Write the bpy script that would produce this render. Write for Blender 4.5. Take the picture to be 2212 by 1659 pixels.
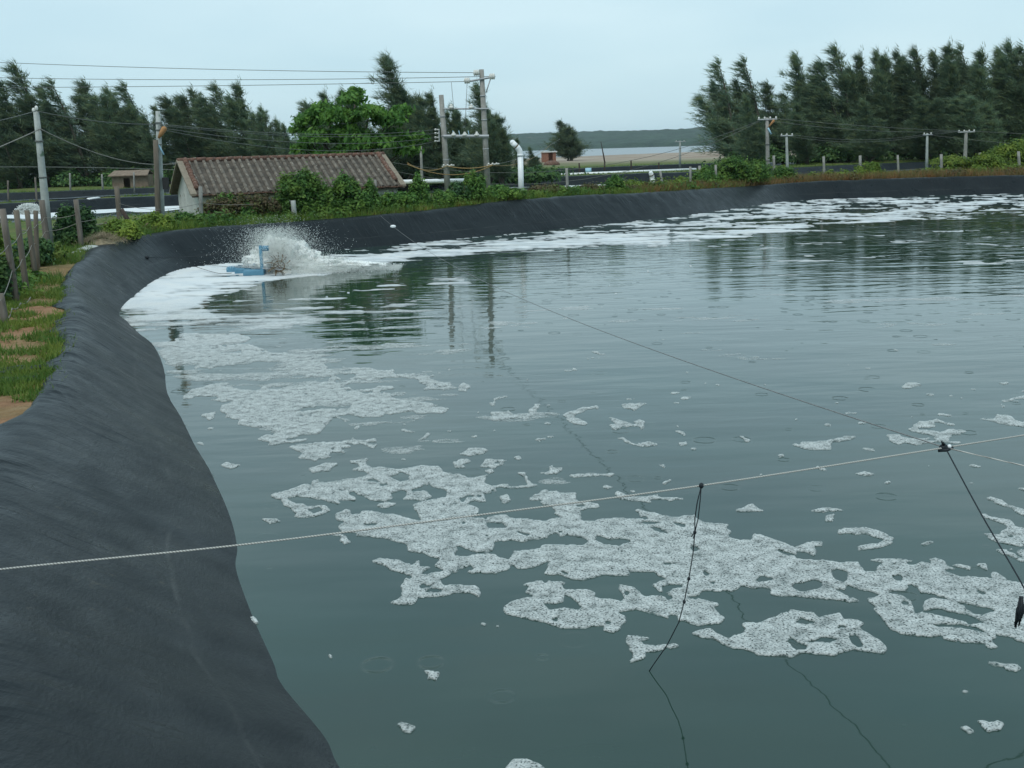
import bpy, bmesh, math, random
import numpy as np
from mathutils import Vector, Matrix

random.seed(7)
rng = np.random.default_rng(7)
for o in list(bpy.data.objects):
    bpy.data.objects.remove(o)
scene = bpy.context.scene
COL = scene.collection

# ------------------------------------------------------------------ camera
CAM_H = 3.6
FD = 2304.0                              # focal length in pixels of a 2212 x 1659 picture
PITCH = math.atan((829.5 - 322) / FD)
ROLL = 0.031
F_ = np.array([0, math.cos(PITCH), -math.sin(PITCH)])
R0 = np.array([1.0, 0, 0])
U0 = np.array([0, math.sin(PITCH), math.cos(PITCH)])
RV = R0 * math.cos(ROLL) - U0 * math.sin(ROLL)
UV = U0 * math.cos(ROLL) + R0 * math.sin(ROLL)
CAMP = np.array([0, 0, CAM_H])
cam_data = bpy.data.cameras.new('camera')
cam = bpy.data.objects.new('camera', cam_data)
COL.objects.link(cam)
cam_data.sensor_width = 36.0
cam_data.lens = 36.0 * FD / 2212.0
cam_data.clip_end = 20000
cam_data.clip_start = 0.05
M = Matrix(((RV[0], UV[0], -F_[0], 0), (RV[1], UV[1], -F_[1], 0), (RV[2], UV[2], -F_[2], CAM_H), (0, 0, 0, 1)))
cam.matrix_world = M
scene.camera = cam

# ------------------------------------------------------------------ sky, sun, exposure
SUN_EL, SUN_AZ = math.radians(58), math.radians(200)
world = bpy.data.worlds.new('World')
scene.world = world
world.use_nodes = True
nt = world.node_tree
nt.nodes.clear()
wout = nt.nodes.new('ShaderNodeOutputWorld')
sky = nt.nodes.new('ShaderNodeTexSky')
sky.sky_type = 'NISHITA'
sky.sun_disc = False
sky.sun_elevation = SUN_EL
sky.sun_rotation = SUN_AZ
sky.air_density = 1.2
sky.dust_density = 1.0
bg1 = nt.nodes.new('ShaderNodeBackground')
bg1.inputs['Strength'].default_value = 0.10
nt.links.new(sky.outputs[0], bg1.inputs['Color'])
# thin even cloud sheet under the clear sky
tc = nt.nodes.new('ShaderNodeTexCoord')
mp = nt.nodes.new('ShaderNodeMapping')
mp.inputs['Scale'].default_value = (1.0, 1.0, 3.5)
nt.links.new(tc.outputs['Generated'], mp.inputs['Vector'])
nz = nt.nodes.new('ShaderNodeTexNoise')
nz.inputs['Scale'].default_value = 1.6
nz.inputs['Detail'].default_value = 4
nt.links.new(mp.outputs[0], nz.inputs['Vector'])
rp = nt.nodes.new('ShaderNodeValToRGB')
rp.color_ramp.elements[0].position = 0.32
rp.color_ramp.elements[0].color = (0.43, 0.67, 0.80, 1)
rp.color_ramp.elements[1].position = 0.68
rp.color_ramp.elements[1].color = (0.65, 0.855, 0.935, 1)
nt.links.new(nz.outputs['Fac'], rp.inputs[0])
bg2 = nt.nodes.new('ShaderNodeBackground')
nt.links.new(rp.outputs[0], bg2.inputs['Color'])
mxw = nt.nodes.new('ShaderNodeMixShader')
mxw.inputs[0].default_value = 0.86
nt.links.new(bg1.outputs[0], mxw.inputs[1])
nt.links.new(bg2.outputs[0], mxw.inputs[2])
nt.links.new(mxw.outputs[0], wout.inputs[0])

sun_d = bpy.data.lights.new('sun', 'SUN')
sun_d.energy = 1.5
sun_d.angle = math.radians(25)
sun_d.color = (1.0, 0.97, 0.92)
sun = bpy.data.objects.new('sun', sun_d)
COL.objects.link(sun)
sdir = Vector((math.sin(SUN_AZ) * math.cos(SUN_EL), math.cos(SUN_AZ) * math.cos(SUN_EL), math.sin(SUN_EL)))
sun.rotation_euler = sdir.to_track_quat('Z', 'Y').to_euler()
sun.location = (0, 0, 30)

vs = scene.view_settings
vs.view_transform = 'Standard'
vs.look = 'None'
vs.exposure = 0.10
vs.gamma = 1.0
vs.use_curve_mapping = False
scene.render.engine = 'CYCLES'
scene.render.resolution_x = 1024
scene.render.resolution_y = 768
scene.cycles.max_bounces = 12
scene.cycles.diffuse_bounces = 10
scene.cycles.transparent_max_bounces = 12
scene.cycles.volume_bounces = 0


# ------------------------------------------------------------------ surveying helpers
def ray(x, y):
    return F_ + RV * (x - 1106) / FD - UV * (y - 829.5) / FD


def atz(x, y, z=0.0):
    d = ray(x, y)
    return CAMP + d * ((z - CAM_H) / d[2])


def atY(x, y, Y):
    d = ray(x, y)
    return CAMP + d * (Y / d[1])


# ------------------------------------------------------------------ noise in numpy
def _hash(i, j, seed):
    h = (i.astype(np.int64) * 374761393 + j.astype(np.int64) * 668265263 + seed * 2147483647) & 0x7fffffff
    h = ((h ^ (h >> 13)) * 1274126177) & 0x7fffffff
    h = (h ^ (h >> 16)) & 0xffff
    return h / 65535.0


def vnoise(x, y, seed=0):
    x = np.asarray(x, float)
    y = np.asarray(y, float)
    i, j = np.floor(x), np.floor(y)
    fx, fy = x - i, y - j
    fx = fx * fx * (3 - 2 * fx)
    fy = fy * fy * (3 - 2 * fy)
    a, b = _hash(i, j, seed), _hash(i + 1, j, seed)
    c, d = _hash(i, j + 1, seed), _hash(i + 1, j + 1, seed)
    return (a * (1 - fx) + b * fx) * (1 - fy) + (c * (1 - fx) + d * fx) * fy


def fbm(x, y, seed=0, octv=4, gain=0.5):
    s, a, t, f = 0.0, 1.0, 0.0, 1.0
    for k in range(octv):
        s = s + a * vnoise(x * f + 17.3 * k, y * f - 9.1 * k, seed + k)
        t += a
        a *= gain
        f *= 2.03
    return s / t


# ------------------------------------------------------------------ object helpers
def tag(o, label=None, cat=None, group=None, kind=None):
    if label: o['label'] = label
    if cat: o['category'] = cat
    if group: o['group'] = group
    if kind: o['kind'] = kind
    return o


def empty(name, loc, label=None, cat=None, group=None, rz=0.0):
    o = bpy.data.objects.new(name, None)
    o.location = loc
    o.rotation_euler = (0, 0, rz)
    o.empty_display_size = 0.2
    COL.objects.link(o)
    return tag(o, label, cat, group)


def link(name, mesh, m=None, parent=None, loc=None):
    o = bpy.data.objects.new(name, mesh)
    COL.objects.link(o)
    if m is not None and not mesh.materials:
        mesh.materials.append(m)
    if parent is not None: o.parent = parent
    if loc is not None: o.location = loc
    return o


class MB:
    """collects simple shapes into one mesh"""

    def __init__(s):
        s.v, s.f = [], []

    def add(s, verts, faces):
        b = len(s.v)
        s.v.extend([tuple(p) for p in verts])
        s.f.extend([tuple(b + i for i in q) for q in faces])

    def box(s, c, size, rot=None):
        sx, sy, sz = [k / 2 for k in size]
        P = [Vector((x, y, z)) for x in (-sx, sx) for y in (-sy, sy) for z in (-sz, sz)]
        if rot is not None: P = [rot @ p for p in P]
        s.add([p + Vector(c) for p in P], [(0, 1, 3, 2), (4, 6, 7, 5), (0, 4, 5, 1), (2, 3, 7, 6), (0, 2, 6, 4), (1, 5, 7, 3)])

    def tube(s, path, rad, n=8, cap=True):
        path = [Vector(p) for p in path]
        if not hasattr(rad, '__len__'): rad = [rad] * len(path)
        rings = []
        up = None
        for i, p in enumerate(path):
            t = (path[min(i + 1, len(path) - 1)] - path[max(i - 1, 0)]).normalized()
            if up is None:
                up = Vector((0, 0, 1)) if abs(t.z) < 0.9 else Vector((1, 0, 0))
            a = t.cross(up)
            if a.length < 1e-4: a = t.cross(Vector((0.3, 0.9, 0.2)))
            a.normalize()
            b = a.cross(t).normalized()
            up = b
            rings.append([p + (a * math.cos(2 * math.pi * k / n) + b * math.sin(2 * math.pi * k / n)) * rad[i] for k in range(n)])
        V = [q for r_ in rings for q in r_]
        Fc = []
        for i in range(len(path) - 1):
            for k in range(n):
                k2 = (k + 1) % n
                Fc.append((i * n + k, i * n + k2, (i + 1) * n + k2, (i + 1) * n + k))
        if cap:
            Fc.append(tuple(range(n))[::-1])
            Fc.append(tuple((len(path) - 1) * n + k for k in range(n)))
        s.add(V, Fc)

    def ball(s, c, r, nu=8, nv=6, sc=(1, 1, 1)):
        V = [(c[0], c[1], c[2] - r * sc[2])]
        for j in range(1, nv):
            ph = -math.pi / 2 + math.pi * j / nv
            for i in range(nu):
                th = 2 * math.pi * i / nu
                V.append((c[0] + r * sc[0] * math.cos(ph) * math.cos(th), c[1] + r * sc[1] * math.cos(ph) * math.sin(th), c[2] + r * sc[2] * math.sin(ph)))
        V.append((c[0], c[1], c[2] + r * sc[2]))
        Fc = []
        for i in range(nu):
            Fc.append((0, 1 + (i + 1) % nu, 1 + i))
            for j in range(nv - 2):
                a = 1 + j * nu
                Fc.append((a + i, a + (i + 1) % nu, a + nu + (i + 1) % nu, a + nu + i))
            a = 1 + (nv - 2) * nu
            Fc.append((a + i, a + (i + 1) % nu, len(V) - 1))
        s.add(V, Fc)

    def mesh(s, name, smooth=True):
        me = bpy.data.meshes.new(name)
        me.from_pydata(s.v, [], s.f)
        if smooth: me.polygons.foreach_set('use_smooth', [True] * len(me.polygons))
        me.update()
        return me

    def build(s, name, m, parent=None, smooth=True, loc=None):
        return link(name, s.mesh(name, smooth), m, parent, loc)


def np_mesh(name, V, Fq, smooth=True):
    """V (n,3) array; Fq (m,k) array of quads or triangles, or a list of polygons"""
    me = bpy.data.meshes.new(name)
    if isinstance(Fq, np.ndarray):
        n, k = Fq.shape
        me.vertices.add(len(V))
        me.vertices.foreach_set('co', np.asarray(V, dtype=np.float32).ravel())
        me.loops.add(n * k)
        me.loops.foreach_set('vertex_index', Fq.astype(np.int32).ravel())
        me.polygons.add(n)
        me.polygons.foreach_set('loop_start', np.arange(0, n * k, k, dtype=np.int32))
        me.polygons.foreach_set('loop_total', np.full(n, k, dtype=np.int32))
        me.update(calc_edges=True)
        me.validate()
    else:
        me.from_pydata([tuple(p) for p in V], [], Fq)
        me.update()
    if smooth: me.polygons.foreach_set('use_smooth', np.ones(len(me.polygons), dtype=bool))
    return me


def copy_tree(o, parent=None):
    c = o.copy()
    COL.objects.link(c)
    if parent is not None: c.parent = parent
    for ch in o.children:
        copy_tree(ch, c)
    return c


# ------------------------------------------------------------------ material helpers
def new_mat(name):
    m = bpy.data.materials.new(name)
    m.use_nodes = True
    t = m.node_tree
    b = t.nodes['Principled BSDF']
    return m, t, b


def N(t, kind, **kw):
    n = t.nodes.new(kind)
    for k, v in kw.items():
        if k in n.inputs.keys():
            n.inputs[k].default_value = v
        else:
            setattr(n, k, v)
    return n


def ramp(t, src, stops):
    r_ = t.nodes.new('ShaderNodeValToRGB')
    e = r_.color_ramp.elements
    while len(e) < len(stops): e.new(0.5)
    for k, (p, c) in enumerate(stops):
        e[k].position = p
        e[k].color = (c[0], c[1], c[2], 1) if hasattr(c, '__len__') else (c, c, c, 1)
    t.links.new(src, r_.inputs[0])
    return r_.outputs[0]


def bump(t, b, h, strength=0.3, dist=0.02, prev=None):
    bp = t.nodes.new('ShaderNodeBump')
    bp.inputs['Strength'].default_value = strength
    bp.inputs['Distance'].default_value = dist
    t.links.new(h, bp.inputs['Height'])
    if prev is not None: t.links.new(prev, bp.inputs['Normal'])
    t.links.new(bp.outputs[0], b.inputs['Normal'])
    return bp.outputs[0]


def mixc(t, fac, a, b):
    m_ = t.nodes.new('ShaderNodeMix')
    m_.data_type = 'RGBA'
    for sock, val in ((m_.inputs[0], fac), (m_.inputs[6], a), (m_.inputs[7], b)):
        if hasattr(val, 'is_output'):
            t.links.new(val, sock)
        elif hasattr(val, '__len__'):
            sock.default_value = (val[0], val[1], val[2], 1)
        else:
            sock.default_value = val
    return m_.outputs[2]


def rough_mat(name, c1, c2, scale=6.0, rough=0.8, bstr=0.3, bdist=0.01, spec=0.3, detail=6, fine=None, stretch=(1, 1, 1), coord='Object'):
    m, t, b = new_mat(name)
    tc_ = N(t, 'ShaderNodeTexCoord')
    mp_ = N(t, 'ShaderNodeMapping')
    mp_.inputs['Scale'].default_value = stretch
    t.links.new(tc_.outputs[coord], mp_.inputs[0])
    n1 = N(t, 'ShaderNodeTexNoise', Scale=scale, Detail=detail, Roughness=0.62)
    t.links.new(mp_.outputs[0], n1.inputs['Vector'])
    c = ramp(t, n1.outputs['Fac'], [(0.3, c1), (0.7, c2)])
    if fine:
        n2 = N(t, 'ShaderNodeTexNoise', Scale=fine[0], Detail=3)
        t.links.new(mp_.outputs[0], n2.inputs['Vector'])
        f2 = ramp(t, n2.outputs['Fac'], [(fine[2], 0.0), (fine[2] + 0.1, 1.0)])
        c = mixc(t, f2, c, fine[1])
    t.links.new(c, b.inputs['Base Color'])
    b.inputs['Roughness'].default_value = rough
    b.inputs['Specular IOR Level'].default_value = spec
    if bstr: bump(t, b, n1.outputs['Fac'], bstr, bdist)
    return m


def leaf_mat(name, cols, transl=0.25, rough=0.6, clump=1.6):
    m, t, b = new_mat(name)
    g = N(t, 'ShaderNodeNewGeometry')
    n = len(cols)
    c = ramp(t, g.outputs['Random Per Island'], [(k / max(1, n - 1), q) for k, q in enumerate(cols)])
    oi = N(t, 'ShaderNodeObjectInfo')
    tco = N(t, 'ShaderNodeTexCoord')
    cl = N(t, 'ShaderNodeTexNoise', Scale=clump, Detail=2)
    t.links.new(tco.outputs['Object'], cl.inputs['Vector'])
    # clumps of younger, yellower leaves
    c = mixc(t, ramp(t, cl.outputs['Fac'], [(0.45, 0.0), (0.66, 0.7)]), c, tuple(min(1, q * k_) for q, k_ in zip(cols[-1], (1.45, 1.2, 0.9))))
    hs = N(t, 'ShaderNodeHueSaturation')
    v = ramp(t, oi.outputs['Random'], [(0, 0.8), (1, 1.15)])
    t.links.new(v, hs.inputs['Value'])
    t.links.new(c, hs.inputs['Color'])
    c = hs.outputs[0]
    t.links.new(c, b.inputs['Base Color'])
    b.inputs['Roughness'].default_value = rough
    b.inputs['Specular IOR Level'].default_value = 0.25
    tr = N(t, 'ShaderNodeBsdfTranslucent')
    t.links.new(c, tr.inputs[0])
    mx = N(t, 'ShaderNodeMixShader')
    mx.inputs[0].default_value = transl
    t.links.new(b.outputs[0], mx.inputs[1])
    t.links.new(tr.outputs[0], mx.inputs[2])
    t.links.new(mx.outputs[0], t.nodes['Material Output'].inputs[0])
    return m


MAT = {}
MAT['concrete'] = rough_mat('concrete', (0.20, 0.195, 0.175), (0.33, 0.32, 0.29), 5, 0.85, 0.3, 0.01, fine=(14, (0.12, 0.115, 0.10), 0.66))
MAT['concrete_pale'] = rough_mat('pale concrete', (0.27, 0.29, 0.27), (0.42, 0.44, 0.41), 4, 0.85, 0.3, 0.01, fine=(3.0, (0.10, 0.15, 0.10), 0.62))
MAT['old_wood'] = rough_mat('weathered wood', (0.09, 0.075, 0.06), (0.22, 0.19, 0.16), 9, 0.85, 0.5, 0.015, stretch=(1, 1, 0.12))
MAT['brown_wood'] = rough_mat('brown wood', (0.10, 0.082, 0.062), (0.19, 0.16, 0.125), 9, 0.85, 0.5, 0.015, stretch=(1, 1, 0.12))
MAT['dark_wood'] = rough_mat('dark wood', (0.03, 0.022, 0.018), (0.08, 0.06, 0.05), 9, 0.85, 0.5, 0.015)
MAT['plaster'] = rough_mat('stained plaster', (0.38, 0.375, 0.345), (0.56, 0.55, 0.51), 1.6, 0.9, 0.25, 0.01, fine=(3.2, (0.17, 0.15, 0.12), 0.60))
MAT['tile'] = rough_mat('weathered clay tile', (0.045, 0.040, 0.033), (0.12, 0.098, 0.078), 3.0, 0.9, 0.5, 0.012, fine=(11, (0.30, 0.28, 0.23), 0.66))
MAT['tile_ridge'] = rough_mat('mortared tile rib', (0.095, 0.082, 0.066), (0.21, 0.18, 0.145), 3.0, 0.9, 0.5, 0.012, fine=(9, (0.36, 0.33, 0.27), 0.62))
MAT['tile_red'] = rough_mat('red clay tile', (0.085, 0.052, 0.040), (0.19, 0.098, 0.068), 5.0, 0.88, 0.5, 0.012, fine=(13, (0.30, 0.27, 0.22), 0.60))
MAT['mortar'] = rough_mat('mortar verge', (0.19, 0.16, 0.12), (0.28, 0.235, 0.18), 6.0, 0.9, 0.4, 0.01)
MAT['brick'] = rough_mat('red brick', (0.17, 0.08, 0.055), (0.30, 0.15, 0.10), 5, 0.9, 0.4, 0.01)
MAT['mud_wall'] = rough_mat('mud brick', (0.15, 0.11, 0.08), (0.25, 0.19, 0.14), 3, 0.9, 0.4, 0.01)
MAT['pvc'] = rough_mat('white pvc', (0.68, 0.70, 0.70), (0.82, 0.83, 0.82), 3, 0.4, 0.05, 0.003, spec=0.5, fine=(7, (0.50, 0.50, 0.46), 0.7))
MAT['blue'] = rough_mat('blue plastic', (0.06, 0.19, 0.29), (0.12, 0.29, 0.40), 3, 0.45, 0.1, 0.005, spec=0.5)
MAT['rust'] = rough_mat('rusty brown paddle', (0.09, 0.06, 0.025), (0.19, 0.13, 0.06), 6, 0.6, 0.2, 0.005)
MAT['steel'] = rough_mat('galvanised steel', (0.28, 0.29, 0.30), (0.42, 0.43, 0.43), 6, 0.5, 0.1, 0.003)
MAT['porcelain'] = rough_mat('porcelain', (0.55, 0.54, 0.49), (0.70, 0.69, 0.64), 6, 0.3, 0.05, 0.003, spec=0.5)
MAT['wire'] = rough_mat('dull wire', (0.10, 0.105, 0.10), (0.16, 0.165, 0.15), 6, 0.6, 0, 0.0)
MAT['yellow_wire'] = rough_mat('yellow wire', (0.28, 0.17, 0.06), (0.36, 0.24, 0.10), 6, 0.6, 0, 0.0)
MAT['dark'] = rough_mat('black rubber', (0.012, 0.012, 0.013), (0.03, 0.03, 0.03), 6, 0.6, 0.2, 0.003)
MAT['orange'] = rough_mat('orange lamp shade', (0.30, 0.15, 0.06), (0.42, 0.22, 0.09), 6, 0.6, 0, 0)
MAT['pale_blue'] = rough_mat('pale blue tube', (0.30, 0.50, 0.62), (0.42, 0.62, 0.72), 6, 0.5, 0, 0)
MAT['barbed'] = rough_mat('rusted barbed wire', (0.15, 0.14, 0.12), (0.30, 0.28, 0.25), 20, 0.7, 0, 0)
MAT['sack'] = rough_mat('white sack', (0.5, 0.5, 0.47), (0.75, 0.75, 0.72), 5, 0.8, 0.4, 0.03)
MAT['straw'] = rough_mat('straw heap', (0.20, 0.16, 0.10), (0.36, 0.30, 0.20), 9, 0.95, 0.8, 0.05)
MAT['trunk'] = rough_mat('bark', (0.045, 0.036, 0.028), (0.12, 0.095, 0.075), 4, 0.9, 0.6, 0.03, stretch=(1, 1, 0.2))
MAT['stem'] = rough_mat('shrub stem', (0.05, 0.04, 0.025), (0.12, 0.09, 0.06), 4, 0.9, 0.4, 0.02)
MAT['casuarina'] = leaf_mat('casuarina needles', [(0.065, 0.110, 0.073), (0.107, 0.169, 0.107), (0.156, 0.219, 0.125)], 0.38)
MAT['casuarina_pale'] = leaf_mat('paler casuarina needles', [(0.069, 0.119, 0.083), (0.110, 0.175, 0.115), (0.169, 0.237, 0.138)], 0.36)
MAT['broadleaf'] = leaf_mat('fresh broad leaves', [(0.046, 0.127, 0.029), (0.086, 0.207, 0.040), (0.127, 0.276, 0.057)], 0.35)
MAT['vine'] = leaf_mat('vine leaves', [(0.034, 0.095, 0.020), (0.068, 0.162, 0.030), (0.121, 0.230, 0.047)], 0.3)
MAT['dark_shrub'] = leaf_mat('dark shrub leaves', [(0.026, 0.072, 0.029), (0.046, 0.111, 0.039), (0.091, 0.182, 0.058)], 0.3)
MAT['yellow_shrub'] = leaf_mat('yellow green leaves', [(0.077, 0.143, 0.022), (0.132, 0.209, 0.033), (0.187, 0.275, 0.050)], 0.35)
MAT['dry_shrub'] = leaf_mat('withered leaves', [(0.088, 0.069, 0.037), (0.150, 0.106, 0.056), (0.088, 0.125, 0.037)], 0.25)
MAT['grass'] = leaf_mat('grass blades', [(0.055, 0.12, 0.02), (0.09, 0.175, 0.03), (0.15, 0.21, 0.05)], 0.35)
MAT['dry_grass'] = leaf_mat('dry reddish grass', [(0.165, 0.110, 0.050), (0.242, 0.165, 0.066), (0.110, 0.143, 0.039), (0.220, 0.121, 0.066)], 0.3)


def rope_mat():
    m, t, b = new_mat('twisted rope')
    tc_ = N(t, 'ShaderNodeTexCoord')
    w = N(t, 'ShaderNodeTexWave', Scale=28.0, Distortion=1.5)
    w.bands_direction = 'DIAGONAL'
    t.links.new(tc_.outputs['Object'], w.inputs[0])
    t.links.new(ramp(t, w.outputs['Fac'], [(0.1, (0.20, 0.19, 0.17)), (0.7, (0.50, 0.49, 0.45))]), b.inputs['Base Color'])
    b.inputs['Roughness'].default_value = 0.8
    return m


MAT['rope'] = rope_mat()
MAT['grey_rope'] = rough_mat('grey wet rope', (0.12, 0.12, 0.12), (0.26, 0.26, 0.25), 30, 0.7, 0, 0)
MAT['string'] = rough_mat('black wet string', (0.008, 0.012, 0.016), (0.02, 0.026, 0.03), 30, 0.6, 0, 0)


# ================================================================== THE SETTING
# ---- main pond outline (waterline, metres) with bank heights
WPX = [(735,1659),(700,1590),(610,1480),(590,1430),(545,1330),(510,1230),(512,1180),(495,1110),(455,1020),(420,960),(390,900),(362,850),(352,790),(330,745),(300,720),(275,695),(258,675),(290,640),(345,600),(400,580),(480,570),(700,543),(900,525),(1000,515),(1150,500),(1300,485),(1500,463),(1700,435),(1850,428),(2000,423),(2212,418)]
HCR = [1.18,1.18,1.18,1.18,1.18,1.18,1.18,1.16,1.10,1.05,1.0,0.98,1.02,1.03,0.97,0.92,0.88,1.02,1.12,1.16,1.22,1.12,1.18,1.2,1.32,1.34,1.18,1.0,1.05,1.06,1.06]
WL = [atz(*p)[:2] for p in WPX]
TAIL = [((48, 63), 1.05), ((66, 50), 1.05), ((70, 25), 1.1), ((52, 4), 1.2), ((26, -3), 1.3), ((10, -1.0), 1.35), ((3.5, 0.9), 1.25), ((1.7, 2.0), 1.2), ((0.6, 3.0), 1.2), ((-0.15, 4.1), 1.18), ((-0.72, 5.1), 1.18)]
KS = [1.62] * 7 + [1.58, 1.52, 1.46, 1.40, 1.35, 1.30, 1.25] + [1.2] * 17
PW = np.array([list(p) for p, h in TAIL[3:]] + [list(p) for p in WL] + [list(p) for p, h in TAIL[:3]])
PH = np.array([h for p, h in TAIL[3:]] + HCR + [h for p, h in TAIL[:3]])
PK = np.array([1.62] * len(TAIL[3:]) + KS + [1.3] * 3)


def closed_curve(P, H, step_fn, smooth=2):
    """resample a closed polyline with a Catmull-Rom curve"""
    n = len(P)
    out, hh = [], []
    for i in range(n):
        p0, p1, p2, p3 = P[i - 1], P[i], P[(i + 1) % n], P[(i + 2) % n]
        L = np.linalg.norm(p2 - p1)
        k = max(1, int(L / step_fn(p1)))
        for q in range(k):
            t = q / k
            c = 0.5 * ((2 * p1) + (-p0 + p2) * t + (2 * p0 - 5 * p1 + 4 * p2 - p3) * t * t + (-p0 + 3 * p1 - 3 * p2 + p3) * t ** 3)
            out.append(c)
            s_ = t * t * (3 - 2 * t)
            hh.append(H[i] * (1 - s_) + H[(i + 1) % n] * s_)
    return np.array(out), np.array(hh)


def normals_out(P, win):
    """outward normals of a clockwise/anticlockwise closed curve, smoothed over win samples"""
    a = np.roll(P, win, 0)
    b = np.roll(P, -win, 0)
    t = b - a
    t /= np.linalg.norm(t, axis=1)[:, None] + 1e-9
    n = np.stack([-t[:, 1], t[:, 0]], 1)
    area = 0.5 * np.sum(P[:, 0] * np.roll(P[:, 1], -1) - np.roll(P[:, 0], -1) * P[:, 1])
    return n if area < 0 else -n


def poly_sdf(px, py, poly):
    """signed distance to a closed polygon, negative inside"""
    px = np.asarray(px, float)
    d2 = np.full(px.shape, 1e18)
    ins = np.zeros(px.shape, bool)
    n = len(poly)
    for i in range(n):
        x0, y0 = poly[i]
        x1, y1 = poly[(i + 1) % n]
        dx, dy = x1 - x0, y1 - y0
        t = np.clip(((px - x0) * dx + (py - y0) * dy) / (dx * dx + dy * dy + 1e-12), 0, 1)
        d2 = np.minimum(d2, (px - x0 - t * dx) ** 2 + (py - y0 - t * dy) ** 2)
        c = ((y0 > py) != (y1 > py))
        if dy != 0:
            ins ^= c & (px < x0 + (py - y0) * dx / dy)
    return np.where(ins, -1, 1) * np.sqrt(d2)


def in_poly(px, py, poly):
    ins = np.zeros(np.shape(px), bool)
    n = len(poly)
    for i in range(n):
        x0, y0 = poly[i]
        x1, y1 = poly[(i + 1) % n]
        if y0 == y1: continue
        c = ((y0 > py) != (y1 > py))
        ins ^= c & (px < x0 + (py - y0) * (x1 - x0) / (y1 - y0))
    return ins


def step_main(p):
    return float(np.clip(np.hypot(p[0], p[1]) * 0.0045, 0.04, 0.25)) if p[1] > -0.5 and p[0] < 40 else 0.6


PC, HC = closed_curve(PW, PH, step_main)
KSL = closed_curve(PW, PK, step_main)[1]
SC = np.concatenate([[0], np.cumsum(np.linalg.norm(np.diff(PC, axis=0), axis=1))])
# normals averaged over a fixed length (1.5 m) so that the crest runs smoother than the waterline
NC = normals_out(PC, 3)
def smooth_closed_len(A, S, length):
    out = np.empty_like(A)
    n = len(A)
    tot = S[-1]
    for i in range(n):
        d = np.abs(S - S[i])
        d = np.minimum(d, tot - d)
        w = np.exp(-(d / length) ** 2)
        out[i] = (A * w[:, None]).sum(0) / w.sum()
    return out
NC = smooth_closed_len(NC, SC, 1.6)
NC /= np.linalg.norm(NC, axis=1)[:, None]
PSM = smooth_closed_len(PC, SC, 0.9)

SLOPE = 1.2
FLAT = 0.14 + 0.9 * np.clip(fbm(SC * 0.7, SC * 0, 41, 3) - 0.40, 0, 1) + 0.25 * np.clip((PC[:, 1] - 28) / 10, 0, 1)


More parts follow.
